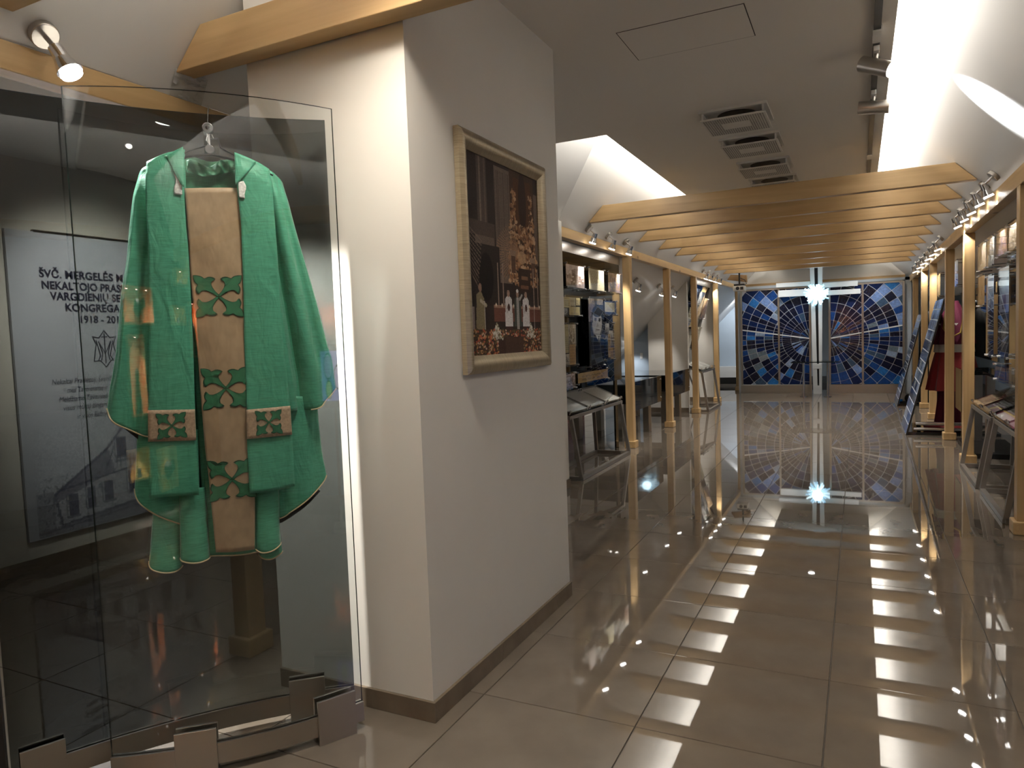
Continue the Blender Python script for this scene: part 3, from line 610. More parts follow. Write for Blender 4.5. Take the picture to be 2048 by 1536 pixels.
# centre front (green, mostly covered)
oc, Gc = cloth('centre_front', 'centre', lambda s, t, u, z: -.024 + .008 * sn(PI * s) - .006 * t * sn(2 * PI * s), 16, 40, GREEN)
hem(Gc, oc)
def dl(s, t, u, z):   # left arm drape: hanging folds that open downward
    roll = .028 * (1 - (1 - min(1, s / .32)) ** 2)
    f = .013 * (.45 + t * (1 - .6 * ss(.7, 1, t))) * sn(2 * PI * (2.7 * s + .12 - .18 * t)) * ss(.03, .18, s) * (1 - ss(.42, .6, s))
    gro = -.026 * math.exp(-((s - .40) / .07) ** 2) * ss(.0, .25, t)
    sh = -.035 * (1 - ss(0, .12, t)) * (1 - s) 
    return -.036 + roll + f + gro + sh
oL, GLs = cloth('left_sleeve', 'sleeveL', dl, 40, 70, GREEN); hem(GLs, oL, 0, .55)
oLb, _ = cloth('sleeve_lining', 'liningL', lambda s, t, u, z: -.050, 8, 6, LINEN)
def dbl(s, t, u, z):
    return -.053 + .030 * (1 - (1 - min(1, s / .4)) ** 2) + .007 * sn(2 * PI * (1.3 * s - .3 * t)) * t
oD, GD_ = cloth('left_drape', 'drapeL', dbl, 34, 30, GREEN); hem(GD_, oD)
cyl = lambda R, base: (lambda s, t, u, z: base + R * (1 - (2 * s - 1) ** 2) ** .5 * (.55 + .45 * t))
for key, base, R in (('tube1', -.060, .045), ('tube2', -.030, .045), ('tube4', -.060, .03), ('tube3', -.032, .045)):
    o, G = cloth('hem_fold', key, cyl(R, base), 22, 24, GREEN); hem(G, o)
def dr_(s, t, u, z):
    roll = .030 * (1 - (1 - min(1, (1 - s) / .30)) ** 2)
    f = .014 * (.45 + t * (1 - .6 * ss(.7, 1, t))) * sn(2 * PI * (3.1 * s + .1)) * ss(.38, .6, s) * ss(.02, .18, 1 - s)
    gro = -.026 * math.exp(-((s - .50 - .04 * t) / .05) ** 2) * ss(.0, .3, t)
    sh = -.030 * (1 - ss(0, .12, t)) * s
    return -.040 + roll + f + gro + sh
oR, GRs = cloth('right_sleeve', 'sleeveR', dr_, 44, 70, GREEN); hem(GRs, oR, .62, 1)
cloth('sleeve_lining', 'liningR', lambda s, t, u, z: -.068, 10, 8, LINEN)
oRb, GRb = cloth('right_drape', 'drapeR', lambda s, t, u, z: -.056 + .026 * (1 - (1 - min(1, (1 - s) / .4)) ** 2) + .007 * sn(2 * PI * (1.6 * s + .2 * t)) * t, 34, 34, GREEN); hem(GRb, oRb, .0, 1)
# tan front panel
def dtan(s, t, u, z): return .004 + .006 * sn(PI * s) + .003 * sn(9 * t + 3 * s) + .002 * sn(23 * t - 5 * s)
otan, Gtan = cloth('front_panel', 'tan', dtan, 20, 70, TANM, label='tan satin front panel with three green crosses')
# stole: two long green bands with tan patches
dst = lambda s, t, u, z: .014 + .005 * sn(PI * s) + .003 * sn(6 * t + 2) + .0015 * sn(19 * t + 4 * s) - .014 * (1 - ss(0, .05, t))
dlap = lambda s, t, u, z: .014 + .012 * ss(0, .6, t) + .004 * sn(PI * s)
stole = thing('stole', gp(.02, 1.95, .02), 'long green stole with two tan cross patches laid over the vestment', 'stole')
for key, lap, lc in (('stoleL', 'lapelL', 'laceL'), ('stoleR', 'lapelR', 'laceR')):
    cloth('band', key, dst, 14, 80, GREEN, stole, .002)
    cloth('collar_flap', lap, dlap, 10, 12, GREEN, stole, .002)
    cloth('lace_trim', lc, lambda s, t, u, z: .022, 6, 10, LACE, stole, .001)
pL, GpL = cloth('tan_patch', 'patchL', lambda s, t, u, z: .0235 + .003 * sn(PI * s), 12, 8, TANP, stole, .003)
pR, GpR = cloth('tan_patch', 'patchR', lambda s, t, u, z: .0235 + .003 * sn(PI * s), 12, 8, TANP, stole, .003)
# fleury cross motif: four leaf-shaped ends on thin diagonal stems
LEAF = [(.0, .0), (.04, .035), (.20, .05), (.33, .085), (.42, .125), (.475, .18), (.50, .24), (.50, .31), (.48, .365), (.56, .355), (.64, .31), (.685, .255), (.71, .18), (.73, .14), (.80, .145), (.88, .12), (.96, .07), (1.04, 0)]
LEAF = LEAF + [(a, -b) for a, b in reversed(LEAF[:-1])]
def depth_on(G, u, z):
    return min((q for row in G for q in row), key=lambda q: (q[0]-u)**2 + (q[1]-z)**2)[2]
def motif(cu, cz, ru, rz, G, parent):
    mb = MB(); ed = MB()
    for k, (sx, sz) in enumerate(((1, 1), (-1, 1), (-1, -1), (1, -1))):
        for tgt, gsc, dd, th in ((ed, 1.0, .0008, .0012), (mb, .88, .0016, .0012)):
            pts = []
            for a, b in LEAF:
                if tgt is mb: a2, b2 = .012 + a * .965, b * .90
                else: a2, b2 = a, b * 1.02 + (.008 if b > 0 else -.008 if b < 0 else 0)
                x = (a2 - b2) * sx; y = (a2 + b2) * sz
                pts.append((cu + x * ru, cz + y * rz))
            P3 = [gp(p[0], p[1], dd + depth_on(G, *p)) for p in pts]
            if sx * sz < 0: P3 = P3[::-1]
            tgt.prism(P3, GN * th)
    ed.build('motif_outline', GEDGE, parent); mb.build('cross_motif', GMOTIF, parent)
for c, dz in (((.026, 1.544), 0), ((.030, 1.241), 0), ((.031, .936), 0)):
    motif(c[0], c[1], .071, .066, Gtan, otan)
motif(-.138, 1.132, .042, .040, GpL, pL); motif(.157, 1.119, .041, .040, GpR, pR)

# ================================================================== PRINTS (flat pictures as coloured fine grids)
class Img:
    def __init__(s, w, h, col): s.w, s.h = w, h; s.a = np.ones((h, w, 3)) * np.array(col); s.yy, s.xx = np.mgrid[0:h, 0:w]; s.X = (s.xx + .5) / w; s.Y = (s.yy + .5) / h
    def mix(s, m, c, k=1.0): m = (np.clip(m, 0, 1) * k)[..., None]; s.a = s.a * (1 - m) + np.array(c) * m; return s
    def rect(s, x0, y0, x1, y1, c, k=1.0): return s.mix(((s.X >= x0) & (s.X < x1) & (s.Y >= y0) & (s.Y < y1)).astype(float), c, k)
    def ell(s, cx, cy, rx, ry, c, k=1.0, soft=.2):
        d = ((s.X - cx) / rx) ** 2 + ((s.Y - cy) / ry) ** 2; return s.mix((1 - d) / soft + .5, c, k)
    def poly(s, P, c, k=1.0):
        m = np.zeros((s.h, s.w), bool); n = len(P)
        for i in range(n):
            (x0, y0), (x1, y1) = P[i], P[(i + 1) % n]
            if y0 == y1: continue
            cr = ((s.Y >= min(y0, y1)) & (s.Y < max(y0, y1))); xi = x0 + (s.Y - y0) * (x1 - x0) / (y1 - y0); m ^= cr & (s.X < xi)
        return s.mix(m.astype(float), c, k)
    def line(s, x0, y0, x1, y1, wd, c, k=1.0):
        ar = s.h / s.w; dx, dy = x1 - x0, (y1 - y0) * ar; L = max(1e-6, math.hypot(dx, dy)); px = s.X - x0; py = (s.Y - y0) * ar
        t = np.clip((px * dx + py * dy) / L / L, 0, 1); d = np.hypot(px - t * dx, py - t * dy); return s.mix((d < wd).astype(float), c, k)
    def noise(s, amt, cell=1, mask=None, tint=None):
        n = RNG.random((s.h // cell + 2, s.w // cell + 2)); n = np.kron(n, np.ones((cell, cell)))[:s.h, :s.w]
        if mask is not None: n = np.where(mask, n, .5)
        if tint is None: s.a = s.a * (1 + amt * (n - .5) * 2)[..., None]
        else: s.mix(n * (mask if mask is not None else 1) * amt, tint)
        return s
def print_sheet(name, O, U, V, img, m, parent=None, label=None):
    """O = top left corner, U along the width, V down the height"""
    h, w_ = img.h, img.w; O, U, V = Vector(O), Vector(U), Vector(V); o0 = origin_of(parent)
    me = bpy.data.meshes.new(name); vs = []
    u = np.linspace(0, 1, w_ + 1); v = np.linspace(0, 1, h + 1)
    base = np.array(O - o0); P = base + u[None, :, None] * np.array(U) + v[:, None, None] * np.array(V)
    W = w_ + 1; idx = (np.arange(h)[:, None] * W + np.arange(w_)[None, :]).ravel()
    F_ = np.stack([idx, idx + W, idx + W + 1, idx + 1], 1)
    me.from_pydata(P.reshape(-1, 3).tolist(), [], F_.tolist())
    ca = me.color_attributes.new('print', 'FLOAT_COLOR', 'CORNER')
    c = np.clip(img.a, 0, 1).reshape(-1, 3); c4 = np.concatenate([c, np.ones((len(c), 1))], 1)
    ca.data.foreach_set('color', np.repeat(c4, 4, 0).ravel().astype('f4'))
    me.materials.append(m); o = bpy.data.objects.new(name, me); COL.objects.link(o)
    if parent: o.parent = parent; ORG[o.name] = o0
    if label: o['label'] = label
    return o
CREAM = (.62, .55, .38)
def im_doc(w=22, h=30, base=CREAM, ink=(.16, .13, .10), seed=0):
    I = Img(w, h, base); I.noise(.06, 3)
    for y in np.arange(.12, .92, .075):
        x = .12
        while x < .86:
            L = random.uniform(.05, .16); I.rect(x, y, min(.88, x + L), y + .03, ink, .5); x += L + .04
    return I
def im_photo(kind=0, w=24, h=30):
    pal = [((.42, .33, .30), (.72, .60, .58), (.13, .09, .09)), ((.48, .30, .20), (.70, .52, .40), (.16, .14, .25)), ((.45, .38, .30), (.65, .58, .48), (.12, .10, .08)),
           ((.12, .20, .45), (.55, .65, .85), (.02, .03, .10)), ((.30, .29, .28), (.66, .65, .63), (.05, .05, .05))][kind % 5]
    I = Img(w, h, pal[0]); I.rect(0, 0, 1, .42, pal[1], .8); I.noise(.25, 4)
    for k in range(7):
        x = random.uniform(.05, .9); I.rect(x, random.uniform(.15, .4), x + .09, random.uniform(.6, .8), pal[2], .65)
    for k in range(8):
        x = random.uniform(.05, .95); y = random.uniform(.5, .9); I.ell(x, y - .08, .05, .035, pal[1], .9); I.rect(x - .05, y - .04, x + .05, y + .12, pal[2], .8)
    I.rect(0, .88, 1, 1, pal[2], .6); I.noise(.18, 1); return I
def im_collage(pieces, w=40, h=30, base=(.02, .022, .022)):
    I = Img(w, h, base)
    for x0, y0, x1, y1, kind in pieces:
        a, b, c, d = int(x0*w), int(y0*h), max(int(x0*w)+2, int(x1*w)), max(int(y0*h)+2, int(y1*h))
        sub = im_doc(c - a, d - b, [(.60, .50, .27), (.62, .55, .38), (.50, .33, .15), (.45, .28, .14)][kind % 4]) if kind < 4 else im_photo(kind - 4, c - a, d - b)
        I.a[b:d, a:c] = sub.a[:max(0, min(d, h) - b), :max(0, min(c, w) - a)]
    return I
def im_portrait(w=44, h=70):
    I = Img(w, h, (.035, .038, .042)); I.rect(0, 0, .45, .34, (.20, .17, .20), .9); I.rect(.0, 0, 1, .09, (.4, .33, .26), .7); I.noise(.3, 3)
    I.poly([(.0, 1), (.05, .62), (.35, .53), (.75, .52), (1, .6), (1, 1)], (.015, .016, .018))
    I.ell(.56, .36, .33, .20, (.58, .57, .56)); I.ell(.40, .36, .20, .17, (.38, .37, .37), .5, .8); I.ell(.60, .19, .36, .085, (.03, .03, .03)); I.rect(.2, .2, .28, .36, (.03, .03, .03), .8)
    for x in (.45, .72):
        I.ell(x, .325, .085, .012, (.06, .05, .05)); I.ell(x, .30, .10, .010, (.08, .07, .07))
    I.poly([(.58, .33), (.66, .42), (.54, .42)], (.36, .35, .35), .8); I.ell(.59, .465, .12, .012, (.15, .13, .13)); I.ell(.58, .53, .18, .02, (.35, .34, .34), .6)
    I.poly([(.45, .55), (.80, .54), (.66, .66)], (.72, .72, .72)); I.poly([(.58, .56), (.70, .56), (.66, .72), (.60, .72)], (.03, .03, .03), .8)
    I.rect(.0, .9, 1, 1, (.02, .02, .02)); return I

# ------------------------------------------------------------------ framed picture on the pier
pf = thing('framed_picture', (-1.385, 2.79, 1.71), 'tall framed picture of clergy at an ornate altar on the white pier', 'picture')
y0, y1, z0, z1 = 2.375, 3.197, 1.235, 2.187; fw = .072
GOLD = plain('champagne_frame', (.40, .335, .23), .34, .55, noise=((14, 400, 14), .22, 3), bump=((30, 700, 700), .15, .001))
GOLDV = plain('champagne_frame_side', (.40, .335, .23), .34, .55, noise=((14, 14, 400), .22, 3), bump=((30, 700, 700), .15, .001))
prof = [(0, 0), (0, .022), (.012, .032), (.030, .034), (.050, .026), (.064, .016), (fw, .012), (fw, 0)]
def frame_side(A, B, ia, ib, m):
    """mitred moulding from outer corner A to B with inward directions ia, ib (y,z)"""
    mb = MB(); vs = []
    for (py, pz), (iy, iz) in ((A, ia), (B, ib)):
        for a, h in prof: vs.append((-1.385 + .001 + h, py + iy * a, pz + iz * a))
    n = len(prof); mb.add(vs, [(i, (i + 1) % n, n + (i + 1) % n, n + i) for i in range(n)] + [tuple(range(n - 1, -1, -1)), tuple(range(n, 2 * n))]); 
    return mb.build('frame_side', m, pf, True)
frame_side((y0, z1), (y1, z1), (1, -1), (-1, -1), GOLD); frame_side((y1, z0), (y0, z0), (-1, 1), (1, 1), GOLD)
frame_side((y0, z0), (y0, z1), (1, 1), (1, -1), GOLDV); frame_side((y1, z1), (y1, z0), (-1, -1), (-1, 1), GOLDV)
MB().box((-1.384, y0 + fw - .01, z0 + fw - .01), (-1.379, y1 - fw + .01, z1 - fw + .01)).build('backing', BLACK, pf)
I = Img(150, 200, (.060, .042, .036)); X, Y = I.X, I.Y
I.rect(.14, 0, .26, .40, (.13, .10, .085)); I.rect(.17, 0, .19, .38, (.26, .20, .16)); I.rect(.23, 0, .245, .38, (.20, .15, .12))
I.rect(.36, .03, .57, .62, (.24, .185, .15))
for k in range(9): I.rect(.365 + .022 * k, .05, .375 + .022 * k, .58, (.13, .095, .08), .8)
I.rect(.57, 0, .93, .52, (.10, .055, .035)); I.rect(.93, .1, 1, .5, (.22, .165, .13))
I.rect(.62, .05, .88, .34, (.14, .065, .035)); I.ell(.75, .17, .06, .16, (.06, .03, .02))
r = RNG.random
gold = [(.60, .36, .20), (.44, .24, .12), (.30, .15, .08), (.72, .50, .32), (.10, .05, .03)]
for k in range(760):
    t = r(); cx = .74 + .30 * (r() - .5) * (1 + .5 * t); cy = .12 + .50 * t
    if cy < .30 and abs(cx - .75) < .10: continue
    I.ell(cx, cy, .008 + .016 * r(), .004 + .012 * r(), gold[int(r() * 5)], .85)
for k in range(26): 
    a = math.radians(100 + 130 * k / 25); I.line(.66, .45, .66 + .30 * math.cos(a), .45 - .17 * math.sin(a) + .02, .004, (.42, .26, .16), .7)
I.ell(.72, .47, .06, .035, (.58, .40, .25), .8); I.rect(.55, .44, .63, .47, (.36, .25, .18)); I.rect(.56, .47, .62, .56, (.16, .09, .06)); I.rect(.84, .46, .93, .49, (.40, .28, .20)); I.rect(.86, .49, .92, .57, (.16, .09, .06))
I.rect(.66, .53, .84, .66, (.07, .04, .03)); I.rect(.70, .57, .80, .59, (.30, .17, .10)); I.rect(.69, .62, .81, .64, (.25, .13, .08))
I.rect(0, .33, .35, .40, (.12, .09, .075)); I.rect(.10, .40, .34, .44, (.20, .15, .12)); I.rect(.0, .44, .4, .74, (.05, .036, .03)); I.ell(.22, .60, .09, .12, (.02, .014, .012))
for k in range(12): I.line(.0, .36 + .018 * k, .18 - .006 * k, .43 + .020 * k, .0035, (.30, .22, .17), .75)
for x in (.36, .43, .88, .95): I.rect(x, .52, x + .012, .74, (.40, .30, .24), .9)
I.rect(.30, .74, 1, .82, (.22, .10, .075)); I.rect(.30, .735, 1, .75, (.42, .27, .20))
for k in range(9): I.ell(.33 + .08 * k, .735, .012, .008, (.85, .75, .6))
for cx, robe in ((.50, (.80, .78, .77)), (.63, (.10, .115, .095)), (.755, (.80, .78, .77))):
    I.poly([(cx - .055, .845), (cx - .045, .70), (cx, .675), (cx + .045, .70), (cx + .055, .845)], robe); I.ell(cx, .672, .020, .018, (.46, .31, .24))
    if robe[0] > .5: I.rect(cx - .045, .845, cx + .045, .90, (.10, .05, .045)); I.ell(cx, .745, .018, .02, (.12, .06, .05)); I.line(cx - .045, .73, cx - .02, .77, .008, (.62, .58, .56))
    else: I.rect(cx - .018, .69, cx + .018, .86, (.55, .53, .50)); I.rect(cx - .006, .70, cx + .006, .86, (.2, .2, .18)); I.line(cx + .03, .70, cx + .065, .675, .010, (.5, .48, .44)); I.ell(cx, .655, .018, .01, (.85, .83, .8)); I.rect(cx - .05, .86, cx + .05, .92, (.06, .05, .04))
I.poly([(.07, .88), (.09, .69), (.14, .67), (.18, .71), (.19, .88)], (.30, .25, .15)); I.ell(.135, .655, .02, .02, (.36, .24, .18)); I.line(.14, .72, .20, .74, .012, (.55, .48, .36))
I.rect(.18, .72, .19, .90, (.62, .55, .5)); I.rect(.88, .74, .89, .92, (.62, .55, .5)); I.rect(0, .75, .06, .86, (.35, .28, .25))
m = (Y > .86)
I.mix((Y > .86).astype(float), (.09, .05, .04))
for k in range(700):
    x = r(); y = .86 + .13 * r()
    if .34 < x < .62 and y > .9: continue
    I.ell(x, y, .010, .006, [(.55, .16, .09), (.62, .34, .16), (.20, .13, .06), (.70, .50, .36), (.12, .10, .05)][int(r() * 5)], .9)
for cx in (.33, .82):
    for k in range(120):
        t = r(); I.ell(cx + (r() - .5) * .16 * t, .83 + .08 * t, .008, .005, (.78, .76, .68) if r() > .3 else (.30, .28, .18), .95)
I.rect(.44, .90, .70, .99, (.11, .065, .05)); I.noise(.14, 1); I.a = np.clip(I.a, 0, 1) ** 1.12 * .92
print_sheet('picture_print', (-1.3775, y0 + fw - .012, z1 - fw + .012), (0, y1 - y0 - 2 * fw + .024, 0), (0, 0, -(z1 - z0 - 2 * fw + .024)), I, printed('canvas_print', .55, .12), pf)

# ------------------------------------------------------------------ poster board on the far left wall
ps = thing('poster_board', (-4.745, 3.2, 0), 'tall pale poster with dark lettering behind the smoked glass, far left', 'poster')
py0, py1, pz0, pz1 = 2.58, 3.86, .19, 2.165
MB().box((-4.745, py0, pz0), (-4.722, py1, pz1)).build('board', plain('poster_white', (.60, .63, .72), .45), ps, bevel=.002)
MB().box((-4.749, py0 + .17, pz1 - .004), (-4.72, py1 - .1, pz1 + .012)).build('hanging_bar', BLACK, ps)
INK = plain('navy_ink', (.012, .014, .045), .6)
def text(s, y, z, size, parent, name='lettering', bold=0.0, align='LEFT', shear=0.0, x=-4.7195, wid=None, m=INK):
    c = bpy.data.curves.new('t', 'FONT'); c.body = s; c.size = size; c.align_x = align; c.align_y = 'CENTER'; c.offset = bold; c.shear = shear; c.resolution_u = 3; c.space_character = 1.03 if bold else 1.0
    o = bpy.data.objects.new('t', c); COL.objects.link(o); bpy.context.view_layer.update()
    me = bpy.data.meshes.new_from_object(o.evaluated_get(bpy.context.evaluated_depsgraph_get())); bpy.data.objects.remove(o)
    xs = [v.co.x for v in me.vertices]; k = 1.0 if wid is None else wid / (max(xs) - min(xs)); me.name = name; me.materials.clear(); me.materials.append(m)
    o0 = origin_of(parent)
    for v in me.vertices: v.co = Vector((x, y + v.co.x * k, z + v.co.y)) - o0
    q = bpy.data.objects.new(name, me); COL.objects.link(q); q.parent = parent; ORG[q.name] = o0; return q
CY = 3.235
for s, y, z, wd, sz in (('ŠVČ. MERGELĖS MARIJOS', 2.765, 1.898, .80, .072), ('NEKALTOJO PRASIDĖJIMO', 2.774, 1.824, .79, .072), ('VARGDIENIŲ SESERŲ', 2.826, 1.755, .645, .072), ('KONGREGACIJA', 2.915, 1.682, .52, .072), ('1918 - 2018', 3.003, 1.604, .318, .068)):
    text(s, y, z, sz, ps, bold=.0024, wid=wd)
for s, y, z, wd in (('Nekaltai Pradėtoji Švenčiausioji,', 2.789, 1.195, .53), ('mes Tavo esame ir Tau', 2.885, 1.135, .35), ('Meldžiame Tave, vadovauk', 2.828, 1.077, .43), ('visus mūsų žingsniuose', 2.850, 1.018, .385), ('ir visos Bažnyčios', 2.938, .955, .275)):
    text(s, y, z, .050, ps, shear=.22, wid=wd)
# emblem: scalloped shield with a cross and a flared M
em = MB(); ex, ez = 3.172, 1.405
sh = [(-.085, .085), (-.04, .075), (0, .125), (.04, .075), (.085, .085), (.062, .03), (.075, -.03), (.085, -.085), (.04, -.082), (0, -.128), (-.04, -.082), (-.085, -.085), (-.075, -.03), (-.062, .03), (-.085, .085)]
em.tube([(-4.7195, ex + a, ez + b) for a, b in sh], .0035, 5)
for p in ([(-.06, .055), (-.035, -.05), (-.05, -.075)], [(.06, .055), (.035, -.05), (.05, -.075)], [(-.045, .05), (0, -.035), (.045, .05)], [(-.045, .05), (-.02, -.03), (-.03, -.08)], [(.045, .05), (.02, -.03), (.03, -.08)], [(0, .105), (0, -.10)], [(-.02, .082), (.02, .082)]):
    em.tube([(-4.7195, ex + a, ez + b) for a, b in p], .0035, 5)
em.build('emblem', INK, ps)
# ink drawing of a building along the lower half
I = Img(128, 84, (.60, .63, .72)); K = (.10, .10, .16)
I.poly([(.08, .62), (.40, .28), (.52, .05), (.70, .02), (1, .0), (1, .9), (.1, .92)], (.50, .52, .60), .7)
I.poly([(.10, .62), (.42, .27), (.46, .50), (.12, .70)], (.22, .22, .29), .8)
for (x, y, w_, h_) in ((.48, .18, .06, .20), (.62, .12, .08, .26), (.80, .10, .06, .22), (.92, .08, .06, .2), (.17, .66, .055, .20), (.28, .62, .05, .20), (.385, .60, .055, .19), (.54, .54, .065, .22), (.71, .50, .07, .24), (.88, .46, .07, .25)):
    I.rect(x, y, x + w_, y + h_, K, .85); I.rect(x - .01, y + h_, x + w_ + .012, y + h_ + .015, K, .6); I.line(x - .012, y, x - .012, y + h_, .004, K, .5)
I.ell(.66, .13, .045, .06, K, .8); I.rect(.46, .40, .78, .425, K, .6)
for k in range(14): I.line(.47 + .023 * k, .36, .47 + .023 * k, .47, .0035, K, .6)
for a in ((.10, .63, .42, .27, .008), (.42, .27, .55, .03, .007), (.10, .63, .13, .93, .007), (.13, .93, 1, .78, .008), (.12, .60, 1, .40, .006), (.40, .49, .46, .27, .005), (.0, .97, 1, .86, .006)): I.line(*a, K, .75)
I.rect(0, .60, .09, .97, (.30, .30, .37), .6); I.poly([(.0, .95), (1, .80), (1, 1), (0, 1)], (.24, .24, .31), .7)
for k in range(240): x = r(); y = .45 + .5 * r(); I.line(x, y, x + .03 * (r() - .5), y + .04 * r(), .004, K, .45)
I.noise(.16, 1, None)
fade = np.clip(1 - I.Y / .10, 0, 1); 
print_sheet('building_drawing', (-4.7198, py0 + .06, .90), (0, py1 - py0 - .10, 0), (0, 0, -.70), I, PRINT, ps)

# ================================================================== DISPLAYS
def photo_frame(y0, y1, z0, z1, x, nx, img, label, group, depth=.05, name='photo_frame'):
    """acrylic sandwich with a print, held on four steel stand-offs; nx = +1 faces right, -1 faces left"""
    t = thing(name, (x, (y0 + y1) / 2, (z0 + z1) / 2), label, 'photo frame', group)
    MB().box((min(x, x + .004 * nx), y0, z0), (max(x, x + .004 * nx), y1, z1)).build('acrylic_sheet', ACRYL, t)
    a, b = (y0, y1) if nx > 0 else (y1, y0); mg = .018
    if img is not None:
        s = 1 if b > a else -1
        print_sheet('print', (x - .0015 * nx, a + s * mg, z1 - mg), (0, b - a - 2 * s * mg, 0), (0, 0, -(z1 - z0 - 2 * mg)), img, PRINTG, t)
    for yy in (y0 + .012, y1 - .012):
        for zz in (z0 + .012, z1 - .012):
            MB().cyl((x - depth * nx, yy, zz), (x + .014 * nx, yy, zz), .0055, n=8).cyl((x + .004 * nx, yy, zz), (x + .016 * nx, yy, zz), .0095, n=10).build('standoff', CHROME, t, True)
    return t
def lectern(x0, x1, y0, y1, zf, zb, s, label, imgs):
    """slanted acrylic reading shelf on a leaning steel stand; x0 = aisle side foot, x1 = rear, s = direction to the wall"""
    t = thing('display_lectern', ((x0 + x1) / 2, (y0 + y1) / 2, 0), label, 'lectern', 'steel reading lecterns')
    mb = MB(); h = .016
    for z in (.02,):
        for a, b in (((x0, y0, z), (x0, y1, z)), ((x1, y0, z), (x1, y1, z)), ((x0, y0, z), (x1, y0, z)), ((x0, y1, z), (x1, y1, z))): mb.bar(a, b, .035, .035)
    mb.build('base_frame', DSTEEL, t)
    tx0 = x0 + .09 * s; tx1 = tx0 + .33 * s
    for y in (y0, y1):
        MB().bar((x0, y, .03), (tx0, y, zf), .035, .035, up=(0, 1, 0)).build('leg', DSTEEL, t)
        MB().bar((x1, y, .03), (tx1, y, zb), .035, .035, up=(0, 1, 0)).build('leg', DSTEEL, t)
    MB().bar((tx0, y0 - .05, zf), (tx0, y1 + .05, zf), .03, .03).bar((tx1, y0 - .05, zb), (tx1, y1 + .05, zb), .03, .03).bar((tx0, y0, zf), (tx1, y0, zb), .03, .03).bar((tx0, y1, zf), (tx1, y1, zb), .03, .03).build('top_frame', DSTEEL, t)
    n = len(imgs); L = (y1 - y0 + .10) / n
    U = Vector((tx1 - tx0, 0, zb - zf)); nv = Vector((-U.z * s, 0, abs(U.x))).normalized()
    for k, im in enumerate(imgs):
        a, b = y0 - .05 + L * k + .012, y0 - .05 + L * (k + 1) - .012
        c = Vector(((tx0 + tx1) / 2, (a + b) / 2, (zf + zb) / 2)) + nv * .05
        sh = MB().obox(c, U * .52, (0, (b - a) / 2, 0), nv * .003).build('acrylic_shelf', ACRYL, t)
        MB().obox(c - nv * .03, U * .50, (0, (b - a) / 2, 0), nv * .003).build('lower_sheet', DUSK, t)
        q = c - nv * .0048
        if s > 0: print_sheet('print', q + U * .46 + Vector((0, (b - a) * .44, 0)), (0, -(b - a) * .88, 0), -U * .92, im, PRINTG, sh)
        else: print_sheet('print', q + U * .46 + Vector((0, -(b - a) * .44, 0)), (0, (b - a) * .88, 0), -U * .92, im, PRINTG, sh)
        for yy in (a + .02, b - .02):
            for f in (-.46, .46):
                p = c + U * f + Vector((0, yy - (a + b) / 2, 0)); MB().cyl(p - nv * .05, p + nv * .014, .006, n=8).cyl(p + nv * .003, p + nv * .015, .011, n=10).build('standoff', CHROME, sh, True)
    return t
GREY = (.36, .37, .37)
# ---- portrait display, left side bay
pd = thing('exhibit_stand', (-2.56, 7.15, 0), 'dark glass portrait display wall under the spotlights, left side', 'display panel')
MB().box((-2.562, 6.0, .84), (-2.552, 8.14, 2.19)).build('dark_glass', DUSK, pd)
MB().box((-2.575, 6.0, .84), (-2.563, 7.65, 2.19)).build('back_sheet', plain('black_board', (.010, .014, .013), .08, spec=.6), pd)
MB().box((-2.558, 6.0, 2.192), (-2.548, 8.16, 2.288)).build('steel_strip', STEEL, pd)
for y in (6.06, 7.92):
    MB().prism([(-2.555, y - .045, 0), (-2.555, y + .045, 0), (-2.555, y + .045, .84), (-2.555, y - .045, .84)], (-.02, 0, 0)).build('glass_leg', BLACKGLASS, pd)
FX = -2.49
g = 'acrylic frames of the portrait display'
photo_frame(6.27, 6.80, 1.83, 2.08, FX, 1, im_photo(0), 'acrylic frame with a pinkish group photo, top row left', g)
photo_frame(6.90, 7.42, 1.83, 2.083, FX, 1, im_doc(26, 26), 'acrylic frame with a cream typed page, top row middle', g)
photo_frame(7.53, 7.99, 1.835, 2.083, FX, 1, im_photo(1), 'acrylic frame with an orange and blue crowd photo, top row right', g)
photo_frame(6.19, 6.67, 1.56, 1.765, FX, 1, im_collage([(.0, .0, .42, .62, 0), (.36, .0, .72, .5, 1), (.74, 0, .98, .45, 0), (.3, .55, .95, 1, 0), (.0, .66, .2, 1, 8)]), 'acrylic frame with overlapping yellowed papers, second row left', g)
photo_frame(6.86, 7.36, 1.035, 1.775, FX, 1, im_portrait(), 'tall acrylic frame with the black and white portrait of a young man', g)
photo_frame(7.37, 7.83, 1.585, 1.765, FX, 1, im_collage([(.06, .12, .86, .86, 1)], base=(.06, .08, .14)), 'acrylic frame with one handwritten sheet, right of the portrait head', g)
photo_frame(6.19, 6.53, 1.08, 1.505, FX, 1, im_collage([(.0, .0, .3, .70, 0), (.32, .0, .98, .55, 6), (.35, .50, .9, 1, 3), (0, .74, .36, 1, 6)], 30, 40), 'acrylic frame with brown papers and a photo, left of the portrait', g)
photo_frame(7.375, 7.70, 1.085, 1.518, FX, 1, im_collage([(.0, .0, .5, .5, 8), (.45, .2, .95, .66, 6), (.3, .3, .62, .95, 2), (.6, .68, .95, 1, 2)], 30, 40), 'acrylic frame with a chalice picture, right below the portrait', g)
photo_frame(6.19, 6.46, .86, 1.03, FX, 1, im_photo(0), 'small acrylic frame at the lower left of the portrait display', g)
photo_frame(6.50, 7.46, .885, 1.02, FX, 1, im_collage([(.0, .0, 1, 1, 2)], 40, 10, (.2, .14, .1)), 'long low acrylic frame with a brown strip under the portrait', g)
